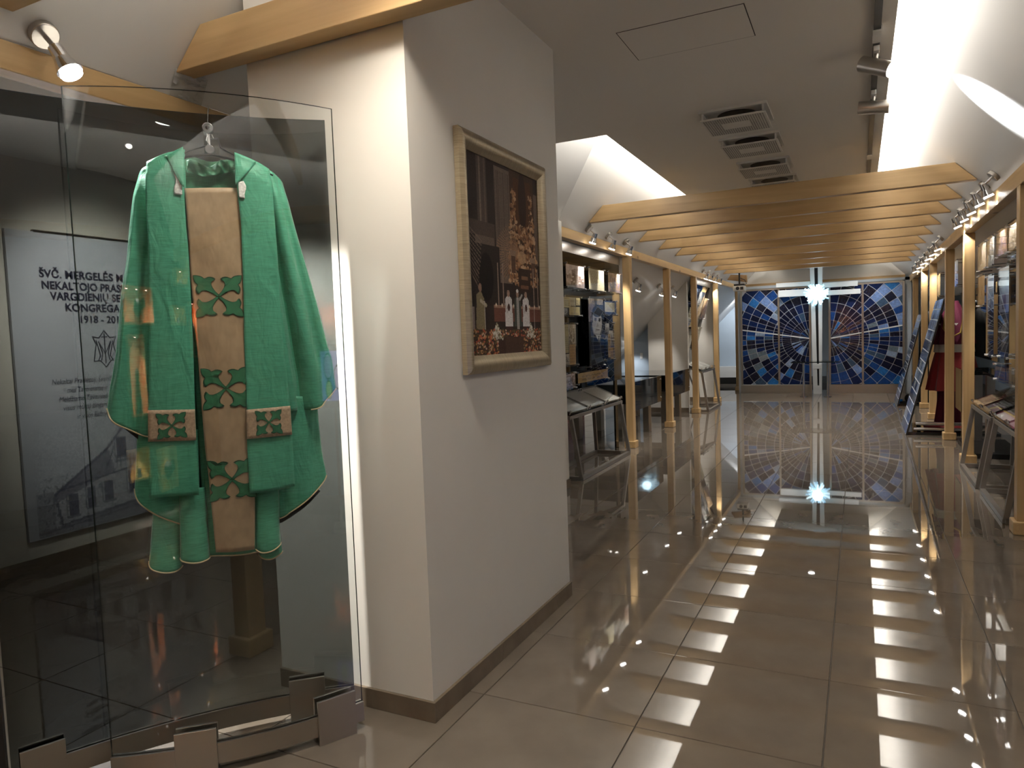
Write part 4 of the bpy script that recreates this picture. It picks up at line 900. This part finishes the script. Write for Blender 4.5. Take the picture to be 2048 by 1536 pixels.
lectern(-2.372, -2.76, 6.22, 7.76, .60, .74, -1, 'steel lectern with slanted glass shelf before the portrait display', [im_doc(20, 26, GREY), im_doc(20, 26, (.22, .23, .23)), im_doc(20, 26, (.50, .49, .46))])
# ---- two dark glass display tables, left aisle
def table(y0, y1, label):
    t = thing('display_table', (-2.9, (y0 + y1) / 2, 0), label, 'display table', 'dark glass display tables')
    x0, x1, z0, z1 = -3.5, -2.545, .40, .745
    MB().box((x1 - .012, y0, z0), (x1, y1, z1 + .02)).build('front_glass', BLACKGLASS, t)
    MB().box((x0, y0, z1 - .012), (x1 - .013, y1, z1)).build('glass_top', DUSK, t)
    MB().box((x0, y0 + .01, z0 + .22), (x1 - .014, y1 - .01, z0 + .25)).build('shelf_board', BLACK, t)
    MB().box((x0, y0, z0 + .1), (x1 - .014, y0 + .012, z1 - .013)).build('side_glass', BLACKGLASS, t)
    MB().box((x0, y1 - .012, z0 + .1), (x1 - .014, y1, z1 - .013)).build('side_glass', BLACKGLASS, t)
    for y in (y0 + .30, y1 - .30):
        MB().box((-2.72, y - .07, 0), (-2.64, y + .07, z0 + .22)).build('leg', STEEL, t)
        MB().box((-3.42, y - .07, 0), (-3.34, y + .07, z0 + .22)).build('leg', STEEL, t)
    for yy in (y0 + .03, y1 - .03):
        for zz in (z0 + .06, z1 - .03): MB().cyl((x1 - .001, yy, zz), (x1 + .008, yy, zz), .011, n=12).build('bolt_head', CHROME, t, True)
    for k in range(4):
        a = y0 + .1 + (y1 - y0 - .2) * k / 4; print_sheet('document', (-3.30 + .1 * (k % 2), a, z0 + .2515), (0, .26, 0), (.42, 0, 0), im_doc(12, 16), PRINT, t)
    return t
table(8.50, 9.98, 'nearer dark glass display table between the first two pine posts, left')
table(10.38, 11.85, 'farther dark glass display table beyond the second pine post, left')
# ---- leaning panel of the far left bay
lp = thing('leaning_stand', (-2.75, 13.1, 0), 'dark leaning glass panel with photos in the far left bay', 'display panel')
A = [(-2.99, 12.25, .55), (-2.99, 13.95, .55), (-2.57, 13.95, 2.2), (-2.57, 12.25, 2.2)]
MB().prism(A, (-.012, 0, .003)).build('dark_glass', BLACKGLASS, lp)
U = Vector((.42, 0, 1.65)).normalized(); nv = Vector((U.z, 0, -U.x))
def lean(y, s): return Vector((-2.99, y, .55)) + U * s
for (a, b, s0, s1, k) in ((12.40, 12.75, .45, .85, 4), (12.80, 13.15, .3, .8, 6), (12.40, 12.8, .95, 1.3, 0), (12.9, 13.4, .9, 1.6, 8), (13.45, 13.85, 1.1, 1.5, 5), (13.45, 13.8, .5, .95, 1), (12.45, 12.85, 1.38, 1.64, 7)):
    q = lean(a, s1) + nv * .045; sh = MB().prism([lean(a, s0) + nv * .046, lean(b, s0) + nv * .046, lean(b, s1) + nv * .046, lean(a, s1) + nv * .046], nv * .004).build('acrylic_frame', ACRYL, lp)
    print_sheet('print', q, (0, b - a, 0), -U * (s1 - s0), im_collage([(0, 0, 1, 1, k)], 16, 20), PRINTG, sh)
    for yy in (a + .015, b - .015):
        for s_ in (s0 + .015, s1 - .015): MB().cyl(lean(yy, s_), lean(yy, s_) + nv * .062, .007, n=8).build('standoff', CHROME, sh, True)
MB().bar((-2.99, 12.3, .55), (-3.2, 12.3, 0), .03, .03, up=(0, 1, 0)).build('leg', DSTEEL, lp); MB().bar((-2.99, 13.9, .55), (-3.2, 13.9, 0), .03, .03, up=(0, 1, 0)).build('leg', DSTEEL, lp)
MB().bar((-2.99, 12.3, .55), (-2.80, 12.3, 0), .03, .03, up=(0, 1, 0)).build('leg', DSTEEL, lp); MB().bar((-2.99, 13.9, .55), (-2.80, 13.9, 0), .03, .03, up=(0, 1, 0)).build('leg', DSTEEL, lp)
MB().prism([(-2.56, 12.2, 2.205), (-2.56, 14.0, 2.205), (-2.555, 14.0, 2.285), (-2.555, 12.2, 2.285)], (-.012, 0, 0)).build('steel_strip', STEEL, lp)
lectern(-2.32, -2.68, 12.20, 13.30, .68, .80, -1, 'steel lectern with open shelf in the far left bay', [im_doc(16, 20, (.45, .44, .42)), im_doc(16, 20, (.55, .54, .5)), im_doc(16, 20, GREY)])
# ---- right side, near bay
rp = thing('exhibit_stand', (1.13, 6.75, 0), 'tall dark glass display panel behind the near lecterns, right side', 'display panel')
MB().box((1.125, 5.52, .886), (1.135, 7.25, 2.20)).build('dark_glass', DUSK, rp)
MB().box((1.136, 5.52, .95), (1.145, 6.6, 2.1)).build('back_sheet', BLACKGLASS, rp)
MB().box((1.08, 5.5, .86), (1.42, 8.2, .885)).build('shelf_glass', BLACKGLASS, rp)
for y in (5.7, 7.0): MB().box((1.33, y - .06, 0), (1.39, y + .06, .86)).build('leg', STEEL, rp)
for y in (5.53, 6.62, 7.24): MB().bar((1.12, y, .887), (1.12, y, 2.25), .018, .018).build('upright', BLACK, rp)
g = 'acrylic frames of the near right display'
photo_frame(7.44, 7.90, 1.825, 2.08, 1.0, -1, im_photo(2), 'narrow acrylic frame with a sepia photo, leftmost of the top right row', g, .11)
photo_frame(7.02, 7.40, 1.825, 2.085, 1.0, -1, im_collage([(0, 0, 1, 1, 8), (.2, .1, .45, .6, 8), (.6, .15, .85, .55, 8)], 24, 30), 'acrylic frame with black and white clippings, second of the top right row', g, .11)
photo_frame(6.45, 6.92, 1.865, 2.085, 1.0, -1, im_photo(1), 'acrylic frame with an orange toned photo, third of the top right row', g, .11)
photo_frame(6.04, 6.42, 1.865, 2.08, 1.0, -1, im_photo(2), 'acrylic frame with a tan photo next to the large right post', g, .11)
photo_frame(6.05, 6.34, 1.805, 1.855, 1.0, -1, im_photo(3, 20, 10), 'small bright blue print under the top right row', g, .11)
I = im_photo(3, 24, 60); I.rect(0, .45, 1, 1, (.02, .02, .03)); [I.rect(.05, .5 + .06 * k, .95, .515 + .06 * k, (.35, .36, .38), .8) for k in range(8)]; I.rect(.2, 0, .8, .2, (.6, .58, .6), .7)
photo_frame(7.02, 7.40, 1.065, 1.765, 1.0, -1, I, 'tall acrylic frame with a blue photo above dark lines, right side', g, .11)
I = Img(26, 60, (.42, .44, .50)); I.rect(0, 0, 1, .22, (.66, .66, .68)); I.rect(0, .22, 1, .5, (.36, .38, .46)); I.rect(.3, .3, .7, .46, (.16, .10, .12)); I.rect(0, .5, 1, 1, (.10, .09, .085))
for k in range(60): I.line(.2 + .6 * r(), .55 + .42 * r(), .2 + .6 * r(), .55 + .42 * r(), .01, (.62, .56, .48), .7)
photo_frame(6.36, 6.80, 1.075, 1.795, 1.0, -1, I, 'tall acrylic frame with a grey photo of a spine-like texture, right side', g, .11)
photo_frame(6.12, 6.95, .885, 1.03, 1.0, -1, im_collage([(0, .1, .55, .95, 3), (.6, .0, 1, 1, 2)], 30, 12, (.08, .08, .08)), 'low acrylic frame with brown sheets above the right lecterns', g, .11)
photo_frame(7.50, 7.90, 1.50, 1.80, 1.0, -1, im_collage([(.1, .05, .95, .95, 3)], 16, 20, (.3, .2, .12)), 'small acrylic frame with a tan sheet, left part of the near right display', g, .11)
lectern(.868, 1.26, 6.80, 7.80, .58, .72, 1, 'farther of the two steel lecterns on the near right', [im_doc(20, 26, (.12, .12, .12), (.5, .5, .5)), im_doc(20, 26, (.38, .27, .18))])
lectern(.880, 1.27, 5.66, 6.66, .58, .72, 1, 'nearer of the two steel lecterns, by the large right post', [im_doc(20, 26, (.42, .41, .40)), im_doc(20, 26, (.55, .53, .50))])
# scroll and table behind, right side
tag(MB().bar((1.22, 7.75, .90), (1.16, 7.45, 1.10), .05, .012).build('open_booklet', plain('aged_paper', (.58, .46, .28), .7)), 'cream booklet leaning on the dark shelf, right side', 'booklet')
# ---- right side: upright glass sheet and dark showcase beyond the second post
gs = thing('glass_showcase', (1.0, 8.6, 0), 'narrow dark glass showcase with a tall sheet between two right posts', 'display case')
MB().box((.985, 8.28, .12), (.993, 8.95, 2.05)).build('tall_sheet', ACRYL, gs); MB().box((.975, 8.27, .0), (1.0, 8.285, 2.06)).build('edge_post', BLACK, gs)
MB().box((.985, 8.4, .40), (.997, 9.45, .86)).build('front_glass', BLACKGLASS, gs); MB().box((.998, 8.3, .84), (1.5, 9.45, .852)).build('glass_top', DUSK, gs)
MB().box((1.0, 8.32, .0), (1.45, 9.40, .05)).build('plinth', BLACK, gs)
for y in (8.5, 9.3): MB().box((1.15, y - .05, .05), (1.22, y + .05, .84)).build('leg', STEEL, gs)

# ---- leaning blue mosaic glass panels in front of the robes
NAVY = [(.010, .014, .045), (.012, .02, .07), (.022, .05, .17), (.05, .13, .34), (.17, .26, .47), (.30, .38, .52), (.03, .035, .05), (.10, .14, .22), (.22, .25, .27)]
PANE = [plain('pane_glass_%d' % i, c, .12, spec=.6, noise=((40, 40, 40), .35, 4)) for i, c in enumerate(NAVY)]
LEAD = plain('pale_lead_line', (.62, .64, .68), .35)
def lean_mosaic(x0, x1, y0, y1, z1, label):
    t = thing('leaning_mosaic', (x0, (y0 + y1) / 2, 0), label, 'glass panel', 'leaning mosaic panels')
    U = Vector((x1 - x0, 0, z1)); n = Vector((-U.z, 0, U.x)).normalized()
    MB().prism([(x0, y0, .01), (x0, y1, .01), (x1, y1, z1), (x1, y0, z1)], -n * .012).build('backing', LEAD, t)
    MB().prism([(x0, y0 - .016, .0), (x0, y0 - .001, .0), (x1, y0 - .001, z1), (x1, y0 - .016, z1)], -n * .02).build('edge_frame', BLACK, t)
    # a fan of panes seen from a low centre, each row a lighter or darker blue
    rows = 13; cols = 4
    for i in range(rows):
        for j in range(cols):
            sk = lambda a, b: Vector((x0, y0, .01)) + U * ((a + .25 * (b / cols - .5) * math.sin(a / rows * 3.0)) / rows) + Vector((0, (y1 - y0) * b / cols, 0))
            c = [sk(i + .06, j + .05), sk(i + .06, j + .95), sk(i + .94, j + .95), sk(i + .94, j + .05)]
            c = [Vector((q.x, q.y, max(.012, min(z1, q.z)))) for q in c]
            f = abs(i - 6) / 6; idx = random.choice([4, 5, 3, 7, 4] if f > .5 else [6, 7, 0, 5, 8])
            if i > 9: idx = random.choice([4, 5, 4])
            MB().prism(c, n * .004).build('pane', PANE[idx], t)
    return t
lean_mosaic(.51, .915, 9.93, 10.92, 1.66, 'nearer leaning blue mosaic glass panel in front of the red robe')
lean_mosaic(.56, .93, 13.45, 14.35, 1.52, 'farther leaning blue mosaic glass panel in front of the black robe')
t = thing('glass_plinth', (1.0, 10.4, 0), 'dark plinth with chrome tubes under the red robe', 'plinth')
MB().box((.53, 9.96, 0), (1.5, 10.9, .035)).build('base', BLACKGLASS, t)
for z in (.07, .14): MB().cyl((.58 + z * .3, 9.99, z), (1.45, 9.99, z), .022, n=12).build('tube', CHROME, t, True)
t = thing('glass_plinth', (1.0, 13.9, 0), 'dark plinth under the black robe, right side', 'plinth'); MB().box((.58, 13.5, 0), (1.4, 14.4, .035)).build('base', BLACKGLASS, t)
# robes on headless stands
def robe(c, prof, m, label, name='robe', folds=11, ry=.75):
    mb = MB(); n = 66; vs = []
    for (z, rr, am) in prof:
        for k in range(n):
            a = 2 * PI * k / n; q = rr * (1 + am * math.sin(folds * a + 2 * z) + am * .5 * math.sin(5 * a)); vs.append((c[0] + q * math.cos(a), c[1] + q * ry * math.sin(a), z))
    L = len(prof); mb.add(vs, [(i*n+k, i*n+(k+1) % n, (i+1)*n+(k+1) % n, (i+1)*n+k) for i in range(L-1) for k in range(n)] + [tuple(range((L-1)*n, L*n))]); return mb
RED = plain('red_robe_cloth', (.30, .018, .022), .65, sheen=.3); MAG = plain('magenta_cape_cloth', (.11, .006, .03), .8); WLN = plain('white_linen', (.66, .64, .60), .7); GOLDM = plain('gold_thread', (.55, .38, .10), .35, .8)
BLK = plain('black_cassock_cloth', (.010, .009, .009), .8)
rb = thing('robe', (1.07, 10.42, .035), 'red robe with magenta cape and white surplice behind the leaning panel', 'robe', 'robes on stands')
c = (1.07, 10.42)
robe(c, [(.04, .20, .10), (.3, .17, .10), (.6, .15, .08), (.85, .15, .05)], MAG, '').build('lower_skirt', MAG, rb, True)
robe(c, [(.52, .285, .09), (.70, .255, .09), (.90, .22, .06), (1.02, .20, .03)], RED, '').build('red_skirt', RED, rb, True)
robe(c, [(1.0, .215, .05), (1.2, .20, .05), (1.36, .18, .03)], WLN, '').build('surplice', WLN, rb, True)
robe(c, [(1.10, .225, .07), (1.3, .20, .06), (1.42, .165, .05), (1.52, .11, .03), (1.60, .06, 0), (1.64, .045, 0)], MAG, '').build('cape', MAG, rb, True)
MB().tube([(c[0] - .10, c[1] - .12, 1.52), (c[0] - .13, c[1] - .165, 1.30), (c[0] - .06, c[1] - .18, 1.18), (c[0] + .05, c[1] - .17, 1.24), (c[0] + .1, c[1] - .12, 1.5)], .012).build('gold_chain', GOLDM, rb, True)
MB().tube([(.76, 10.30, .082), (.84, 10.16, .082), (.98, 10.12, .082), (1.15, 10.14, .082)], .045).build('trailing_hem', RED, rb, True)
rb = thing('robe', (1.13, 13.9, .035), 'black robe on a stand behind the farther leaning panel', 'robe', 'robes on stands'); c = (1.13, 13.9)
robe(c, [(.04, .26, .08), (.4, .24, .07), (.9, .20, .05), (1.3, .20, .03), (1.52, .14, .02), (1.6, .05, 0)], BLK, '').build('cassock', BLK, rb, True)
MB().sphere((c[0], c[1], 1.66), .07, 14).cyl((c[0], c[1], 1.58), (c[0], c[1], 1.62), .045).build('stand_top', BLACK, rb, True)
t = thing('hat', (.74, 13.62, .035), 'round black hat on the plinth beside the black robe', 'hat'); MB().cyl((.76, 13.62, .042), (.76, 13.62, .055), .15, n=24).sphere((.76, 13.62, .12), .075, 18, sz=1.0).build('crown', BLK, t, True)
# more frames along the far right display wall
for i, (y0, y1, z0, z1, k, lb) in enumerate([(11.9, 12.3, 1.75, 2.1, 4, 'acrylic frame hanging above the black robe, nearer one'), (12.4, 12.8, 1.75, 2.1, 1, 'acrylic frame hanging above the black robe, farther one'), (14.4, 14.8, 1.5, 2.05, 4, 'acrylic frame near the far right post, upper'), (14.4, 14.8, 1.1, 1.45, 2, 'acrylic frame near the far right post, lower'),
                          (9.85, 10.4, 1.8, 2.12, 3, 'acrylic frame with a blue picture above the red robe')]):
    photo_frame(y0, y1, z0, z1, 1.05, -1, im_photo(k), lb, 'acrylic frames of the far right display', .25)
tag(MB().box((1.42, 9.7, .9), (1.44, 14.9, 1.82)).build('display_board', DUSK), 'long dark glass sheet behind the robes, right side', 'display panel')

# ================================================================== FAR END
YS = 16.0
def clip_poly(P, x0, x1, z0, z1):
    for ax, lim, sg in ((0, x0, 1), (0, x1, -1), (1, z0, 1), (1, z1, -1)):
        Q = []
        for i in range(len(P)):
            a, b = P[i], P[(i + 1) % len(P)]; da, db = sg * (a[ax] - lim), sg * (b[ax] - lim)
            if da >= 0: Q.append(a)
            if (da >= 0) != (db >= 0):
                t = da / (da - db); Q.append((a[0] + (b[0]-a[0])*t, a[1] + (b[1]-a[1])*t))
        P = Q
        if len(P) < 3: return []
    return P
ANG = [0, 4.6, 9.4, 14.4, 19.8, 25.6, 32, 39, 47, 56, 66, 78, 90]
ANG = [-a for a in reversed(ANG[1:])] + ANG
RAD = [.0, .20, .375, .55, .73, .91, 1.09, 1.27, 1.45, 1.65]
STAR = plain('speckled_midnight_glass', (.008, .010, .03), .12, spec=.6, noise=((90, 90, 90), .9, 2))
BL = [plain('mosaic_glass_%d' % i, c, .12, spec=.15, noise=((30, 30, 30), .25, 3)) for i, c in enumerate(
    [(.008, .010, .028), (.010, .022, .085), (.016, .065, .24), (.03, .17, .46), (.20, .30, .56), (.30, .38, .52), (.05, .09, .15), (.15, .19, .22), (.26, .28, .28)])]
def pick(x, z, sgn, ring):
    low = z < .95; fan = abs(z - 1.13) < .45
    if z > 1.85 and abs(x + .72) > 1.0: w_ = [2, 4, 4, 2, 3, 1, 0, 0, 0]
    elif z < .55: w_ = [2, 5, 5, 3, 1.5, .5, 1, 0, 0]
    elif low and ring >= 5: w_ = [4, 2, 1, 0, .6, .5, 1, 5, 3 if sgn < 0 else .6]
    elif ring <= 3: w_ = [16, 4, 1, .4, .4, .4, 1, .3, .1]
    elif fan: w_ = [8, 5, 2, .8, 1.2, .9, 1, .6, .2]
    else: w_ = [9, 5, 2, .7, 1.1, .6, 1, .2, .1]
    return random.choices(range(9), w_)[0]
def screen(cx, cz, panels, sgn, label):
    x0, x1 = min(p[0] for p in panels), max(p[1] for p in panels); z0, z1 = .19, 2.20
    t = thing('mosaic_screen', ((x0 + x1) / 2, YS, 0), label, 'screen', 'mosaic screens')
    MB().box((x0 - .03, YS - .03, .0), (x1 + .03, YS + .03, z0 - .012)).build('base_band', STEEL, t, bevel=.002)
    for xp in sorted({p[0] for p in panels} | {p[1] for p in panels}): MB().box((xp - .018, YS - .03, z0 - .01), (xp + .018, YS + .03, z1 + .02)).build('frame_post', STEEL, t)
    MB().box((x0, YS - .02, z1), (x1, YS + .03, z1 + .035)).build('top_rail', STEEL, t)
    for (a, b) in panels:
        a, b = a + .02, b - .02
        pn = MB().box((a, YS - .002, z0), (b, YS + .010, z1)).build('glass_panel', LEAD, t)
        for k in range(len(ANG) - 1):
            for q in range(len(RAD) - 1):
                g = .0026 + .003 * min(1, q / 4); r0, r1 = RAD[q] + g, RAD[q + 1] - g; t0_, t1_ = math.radians(ANG[k]), math.radians(ANG[k + 1]); P = []
                m = 5
                for i in range(m + 1):
                    th = t0_ + (t1_ - t0_) * i / m; d = min(g / max(r1, .05), (t1_ - t0_) * .25); th = min(max(th, t0_ + d), t1_ - d); P.append((sgn * r1 * math.cos(th), r1 * math.sin(th)))
                for i in range(m, -1, -1):
                    th = t0_ + (t1_ - t0_) * i / m; d = min(g / max(r0, .05), (t1_ - t0_) * .30); th = min(max(th, t0_ + d), t1_ - d); P.append((sgn * r0 * math.cos(th), r0 * math.sin(th)))
                P = [(cx + x, cz + z) for x, z in P]; P = clip_poly(P, a, b, z0, z1)
                if len(P) < 3: continue
                ar = abs(sum(P[i][0]*P[(i+1) % len(P)][1] - P[(i+1) % len(P)][0]*P[i][1] for i in range(len(P)))) / 2
                if ar < .0006: continue
                mx = sum(p[0] for p in P) / len(P); mz = sum(p[1] for p in P) / len(P)
                idx = pick(mx, mz, sgn, q); mt = STAR if idx == 0 and random.random() < .6 else BL[idx]
                P3 = [(x, YS - .003, z) for x, z in P]
                if sgn > 0: P3 = P3[::-1]
                MB().prism(P3, (0, -.005, 0)).build('pane', mt, pn)
        # the wide pale ray crossing the panels
        th = math.radians(9.4); f = lambda x: cz + math.tan(th) * abs(x - cx)
        MB().prism([(a, YS - .009, f(a) - .013), (b, YS - .009, f(b) - .013), (b, YS - .009, f(b) + .013), (a, YS - .009, f(a) + .013)], (0, -.004, 0)).build('pale_ray', WHITE, pn)
    return t
screen(-.92, 1.145, [(-2.29, -1.53), (-1.53, -.92)], -1, 'left half of the blue mosaic glass screen, left of the white cross')
screen(-.545, 1.135, [(-.545, .065), (.065, .79)], 1, 'right half of the blue mosaic glass screen, right of the white cross')
fr = MB().box((-2.37, YS + .03, 0), (-2.31, YS + .09, 2.30)).box((.82, YS + .03, 0), (.93, YS + .09, 2.30)).box((-2.37, YS + .03, 2.245), (.93, YS + .09, 2.30))
struct(fr.build('trim_screen_surround', plain('pale_blue_frame', (.56, .61, .66), .5)))
# white double cross
cr = thing('cross', (-.775, 15.86, 0), 'tall white cross of doubled slats before the blue mosaic screen', 'cross')
for x0, x1 in ((-.905, -.825), (-.755, -.665)): MB().prism([(x0 + .045 if x0 < -.8 else x0 + .01, 15.84, 0.0), (x1 + .05 if x0 < -.8 else x1 - .03, 15.84, 0.0), (x1, 15.84, 2.80), (x0, 15.84, 2.80)], (0, .06, 0)).build('upright', WHITE, cr, bevel=.004)
MB().box((-.86, 15.87, .02), (-.70, 15.89, 2.78)).build('dark_core', BLACK, cr)
MB().box((-.85, 15.835, .0), (-.71, 15.90, .17)).box((-.85, 15.835, .52), (-.71, 15.90, .62)).build('cross_foot', WHITE, cr)
for x0, x1, z0, z1 in ((-1.56, -.90, 2.235, 2.325), (-.66, -.02, 2.175, 2.275), (-1.52, -.90, 2.03, 2.17), (-.66, .03, 2.015, 2.115)):
    MB().box((x0, 15.84, z0), (x1, 15.90, z1)).build('arm', WHITE, cr, bevel=.004)
# glowing glass star lamp on the cross
sl = thing('star_lamp', (-.775, 15.66, 2.04), 'glowing blue white glass burst at the middle of the white cross', 'lamp')
GLOW = lampmat('lit_ice_glass', (.25, .68, 1.0), .45); GLOWW = lampmat('lit_white_glass', (.65, .92, 1.0), .8)
c = Vector((-.775, 15.66, 2.04)); MB().sphere(c, .075, 14).build('core', GLOWW, sl, True)
for k in range(44):
    z = 1 - 2 * (k + .5) / 44; a = k * 2.39996; q = math.sqrt(1 - z * z); d = Vector((q * math.cos(a), .55 * q * math.sin(a), z)).normalized(); L = random.uniform(.13, .21)
    s_ = d.orthogonal().normalized() * .012; b_ = d.cross(s_).normalized() * .012
    MB().obox(c + d * (.06 + L / 2), s_, b_, d * (L / 2 - .01)).build('glass_shard', GLOW if k % 3 else GLOWW, sl)
l = bpy.data.lights.new('bulb', 'POINT'); l.energy = 2; l.color = (.6, .85, 1); l.shadow_soft_size = .1; o = bpy.data.objects.new('bulb', l); COL.objects.link(o); o.parent = sl; o.location = (0, -.25, 0)
# glass altar table
al = thing('altar_table', (-.78, 15.3, 0), 'glass altar table with chrome legs before the white cross', 'table')
MB().box((-1.22, 14.95, .685), (-.34, 15.6, .70)).build('glass_top', DUSK, al); MB().box((-1.22, 14.945, .683), (-.34, 14.95, .702)).build('front_edge', EDGE, al)
for x in (-1.0, -.56):
    MB().cyl((x, 15.2, 0), (x, 15.2, .684), .022, n=14).build('leg', CHROME, al, True); MB().cyl((x, 15.2, 0), (x, 15.2, .012), .07, n=18).build('foot', CHROME, al, True)
# projector hanging at the far left
pj = thing('projector', (-2.13, 14.8, 2.2), 'small white projector hanging at the far left before the blue grey wall', 'projector')
MB().box((-2.26, 14.7, 2.155), (-2.04, 14.95, 2.255)).build('body', WHITE, pj, bevel=.008); MB().cyl((-2.17, 14.69, 2.205), (-2.17, 14.70, 2.205), .035, n=16).build('lens', BLACK, pj, True)
MB().box((-2.12, 14.695, 2.175), (-2.06, 14.70, 2.235)).build('vent_grille', BLACK, pj)
MB().bar((-2.15, 14.82, 2.255), (-2.15, 14.82, 2.82), .03, .03, up=(0, 1, 0)).obox((-2.15, 14.82, 2.275), (.10, 0, 0), (0, .06, 0), (0, 0, .02)).build('bracket', BLACK, pj)
MB().tube([(-2.10, 14.85, 2.26), (-2.02, 14.87, 2.30), (-2.06, 14.86, 2.38), (-2.15, 14.84, 2.42)], .007).build('cable', BLACK, pj, True)
# white light switch on the blue wall
tag(MB().box((-3.52, 12.338, .93), (-3.47, 12.35, 1.03)).build('light_switch', WHITE, bevel=.003), 'white light switch on the pale blue wall in the left aisle', 'switch')

# ================================================================== FOYER_FILL BEHIND THE VIEWPOINT (mirrored in the glass case)
ORANGE = plain('terracotta_niche', (.78, .34, .14), .7); OCHRE = plain('ochre_niche', (.75, .55, .18), .7)
def niche(x0, x1, z0, z1, m, label, kind, power):
    t = thing('wall_niche', ((x0 + x1) / 2, -2.62, z0), label, 'niche', 'lit wall niches in the foyer'); d = .20; y = -2.62 + d
    mb = MB(); mb.box((x0, -2.618, z0), (x1, -2.60, z1)); mb.box((x0 - .02, -2.618, z0 - .02), (x0, y, z1 + .02)); mb.box((x1, -2.618, z0 - .02), (x1 + .02, y, z1 + .02)); mb.box((x0, -2.618, z0 - .02), (x1, y, z0)); mb.box((x0, -2.618, z1), (x1, y, z1 + .02)); mb.build('niche_box', m, t)
    n = 3 if x1 - x0 > .6 else 1
    mb = MB(); [mb.cyl((x0 + (x1-x0)*(k+.5)/n, y - .09, z1 - .006), (x0 + (x1-x0)*(k+.5)/n, y - .09, z1 - .001), .022, n=12) for k in range(n)]; mb.build('lamp_lens', LENS, t)
    for k in range(n):
        xx = x0 + (x1 - x0) * (k + .5) / n; spot_light((xx, y - .07, z1 - .02), (0, -.16, -1), power / n, t, 110, WARM, .9, .02)
    q = Vector(((x0 + x1) / 2, -2.52, z0)); s = MB()
    if kind == 'statue': s.cyl(q + Vector((0, 0, .001)), q + Vector((0, 0, (z1-z0)*.42)), .09, .05).sphere(q + Vector((0, 0, (z1-z0)*.50)), .06)
    elif kind == 'torso': s.sphere(q + Vector((0, 0, (z1-z0)*.45)), .10, sz=.8).bar(q + Vector((-.05, 0, .10)), q + Vector((.2, 0, .18)), .10, .08)
    else: s.cyl(q + Vector((0, 0, .001)), q + Vector((0, 0, (z1-z0)*.35)), .06, .035)
    s.build('figure', BLACK, t, True)
g = ' in the foyer wall'
niche(-.80, .0, 1.62, 1.90, ORANGE, 'wide terracotta niche with a dark piece' + g, 'torso', 60)
niche(.84, 1.25, 2.0, 2.12, OCHRE, 'small upper ochre niche' + g, 'vase', 20); niche(.66, 1.08, 1.63, 1.77, OCHRE, 'small lower ochre niche' + g, 'vase', 20)
niche(1.35, 1.52, 1.32, 1.83, ORANGE, 'slim terracotta niche' + g, 'statue', 40); niche(-.74, -.34, .86, 1.50, ORANGE, 'tall terracotta niche with a figure' + g, 'statue', 60)
niche(-.92, -.40, .33, .54, OCHRE, 'low ochre niche with a dark vessel' + g, 'vase', 34); niche(-.08, .42, .17, .49, OCHRE, 'low ochre niche with a boot shaped piece' + g, 'torso', 40)
# touch screen kiosk
t = thing('touch_kiosk', (1.12, 1.77, 0), 'blue touch screen kiosk right of the viewpoint, mirrored at the edge of the glass case', 'screen')
MB().box((1.10, 1.60, 0), (1.34, 1.94, .03)).bar((1.20, 1.77, .02), (1.20, 1.77, 1.0), .06, .06, up=(0, 1, 0)).build('stand', DSTEEL, t)
MB().box((1.125, 1.46, .92), (1.165, 2.08, 1.38)).build('bezel', plain('grey_bezel', (.30, .31, .33), .4), t, bevel=.004)
SCR = lampmat('lit_screen_blue', (.10, .16, .95), .6); SCR2 = lampmat('lit_screen_violet', (.35, .22, .9), .6); SCR3 = lampmat('lit_screen_lime', (.5, .75, .35), .6)
MB().box((1.122, 1.51, .97), (1.1245, 2.03, 1.33)).build('display', SCR, t)
for y, z, q, m in ((1.66, 1.22, .085, SCR2), (1.86, 1.14, .08, SCR2), (1.66, 1.05, .06, SCR3)):
    MB().cyl((1.1215, y, z), (1.1205, y, z), q + .012, n=18).build('icon_ring', BLACK, t); MB().cyl((1.1203, y, z), (1.1195, y, z), q, n=18).build('icon', m, t)
# bluish lamp in the alcove behind the smoked glass
t = thing('wall_lamp', (-3.6, 5.80, 2.0), 'cool lamp on the white partition in the dim alcove behind the glass case', 'lamp')
MB().cyl((-3.6, 5.829, 2.0), (-3.6, 5.78, 2.0), .05, n=16).build('housing', NICKEL, t, True); spot_light((-3.6, 5.74, 1.98), (0, .5, -1), 8, t, 120, (.5, .65, 1.0), .8, .05)
# black board beside the smoked pane
tag(MB().prism([(-2.352, 1.166, 0), (-2.60, .93, 0), (-2.60, .93, 1.3), (-2.352, 1.166, 1.3)], (-.012, .012, 0)).build('black_board', BLACK), 'black upright board at the lower left picture edge', 'board')
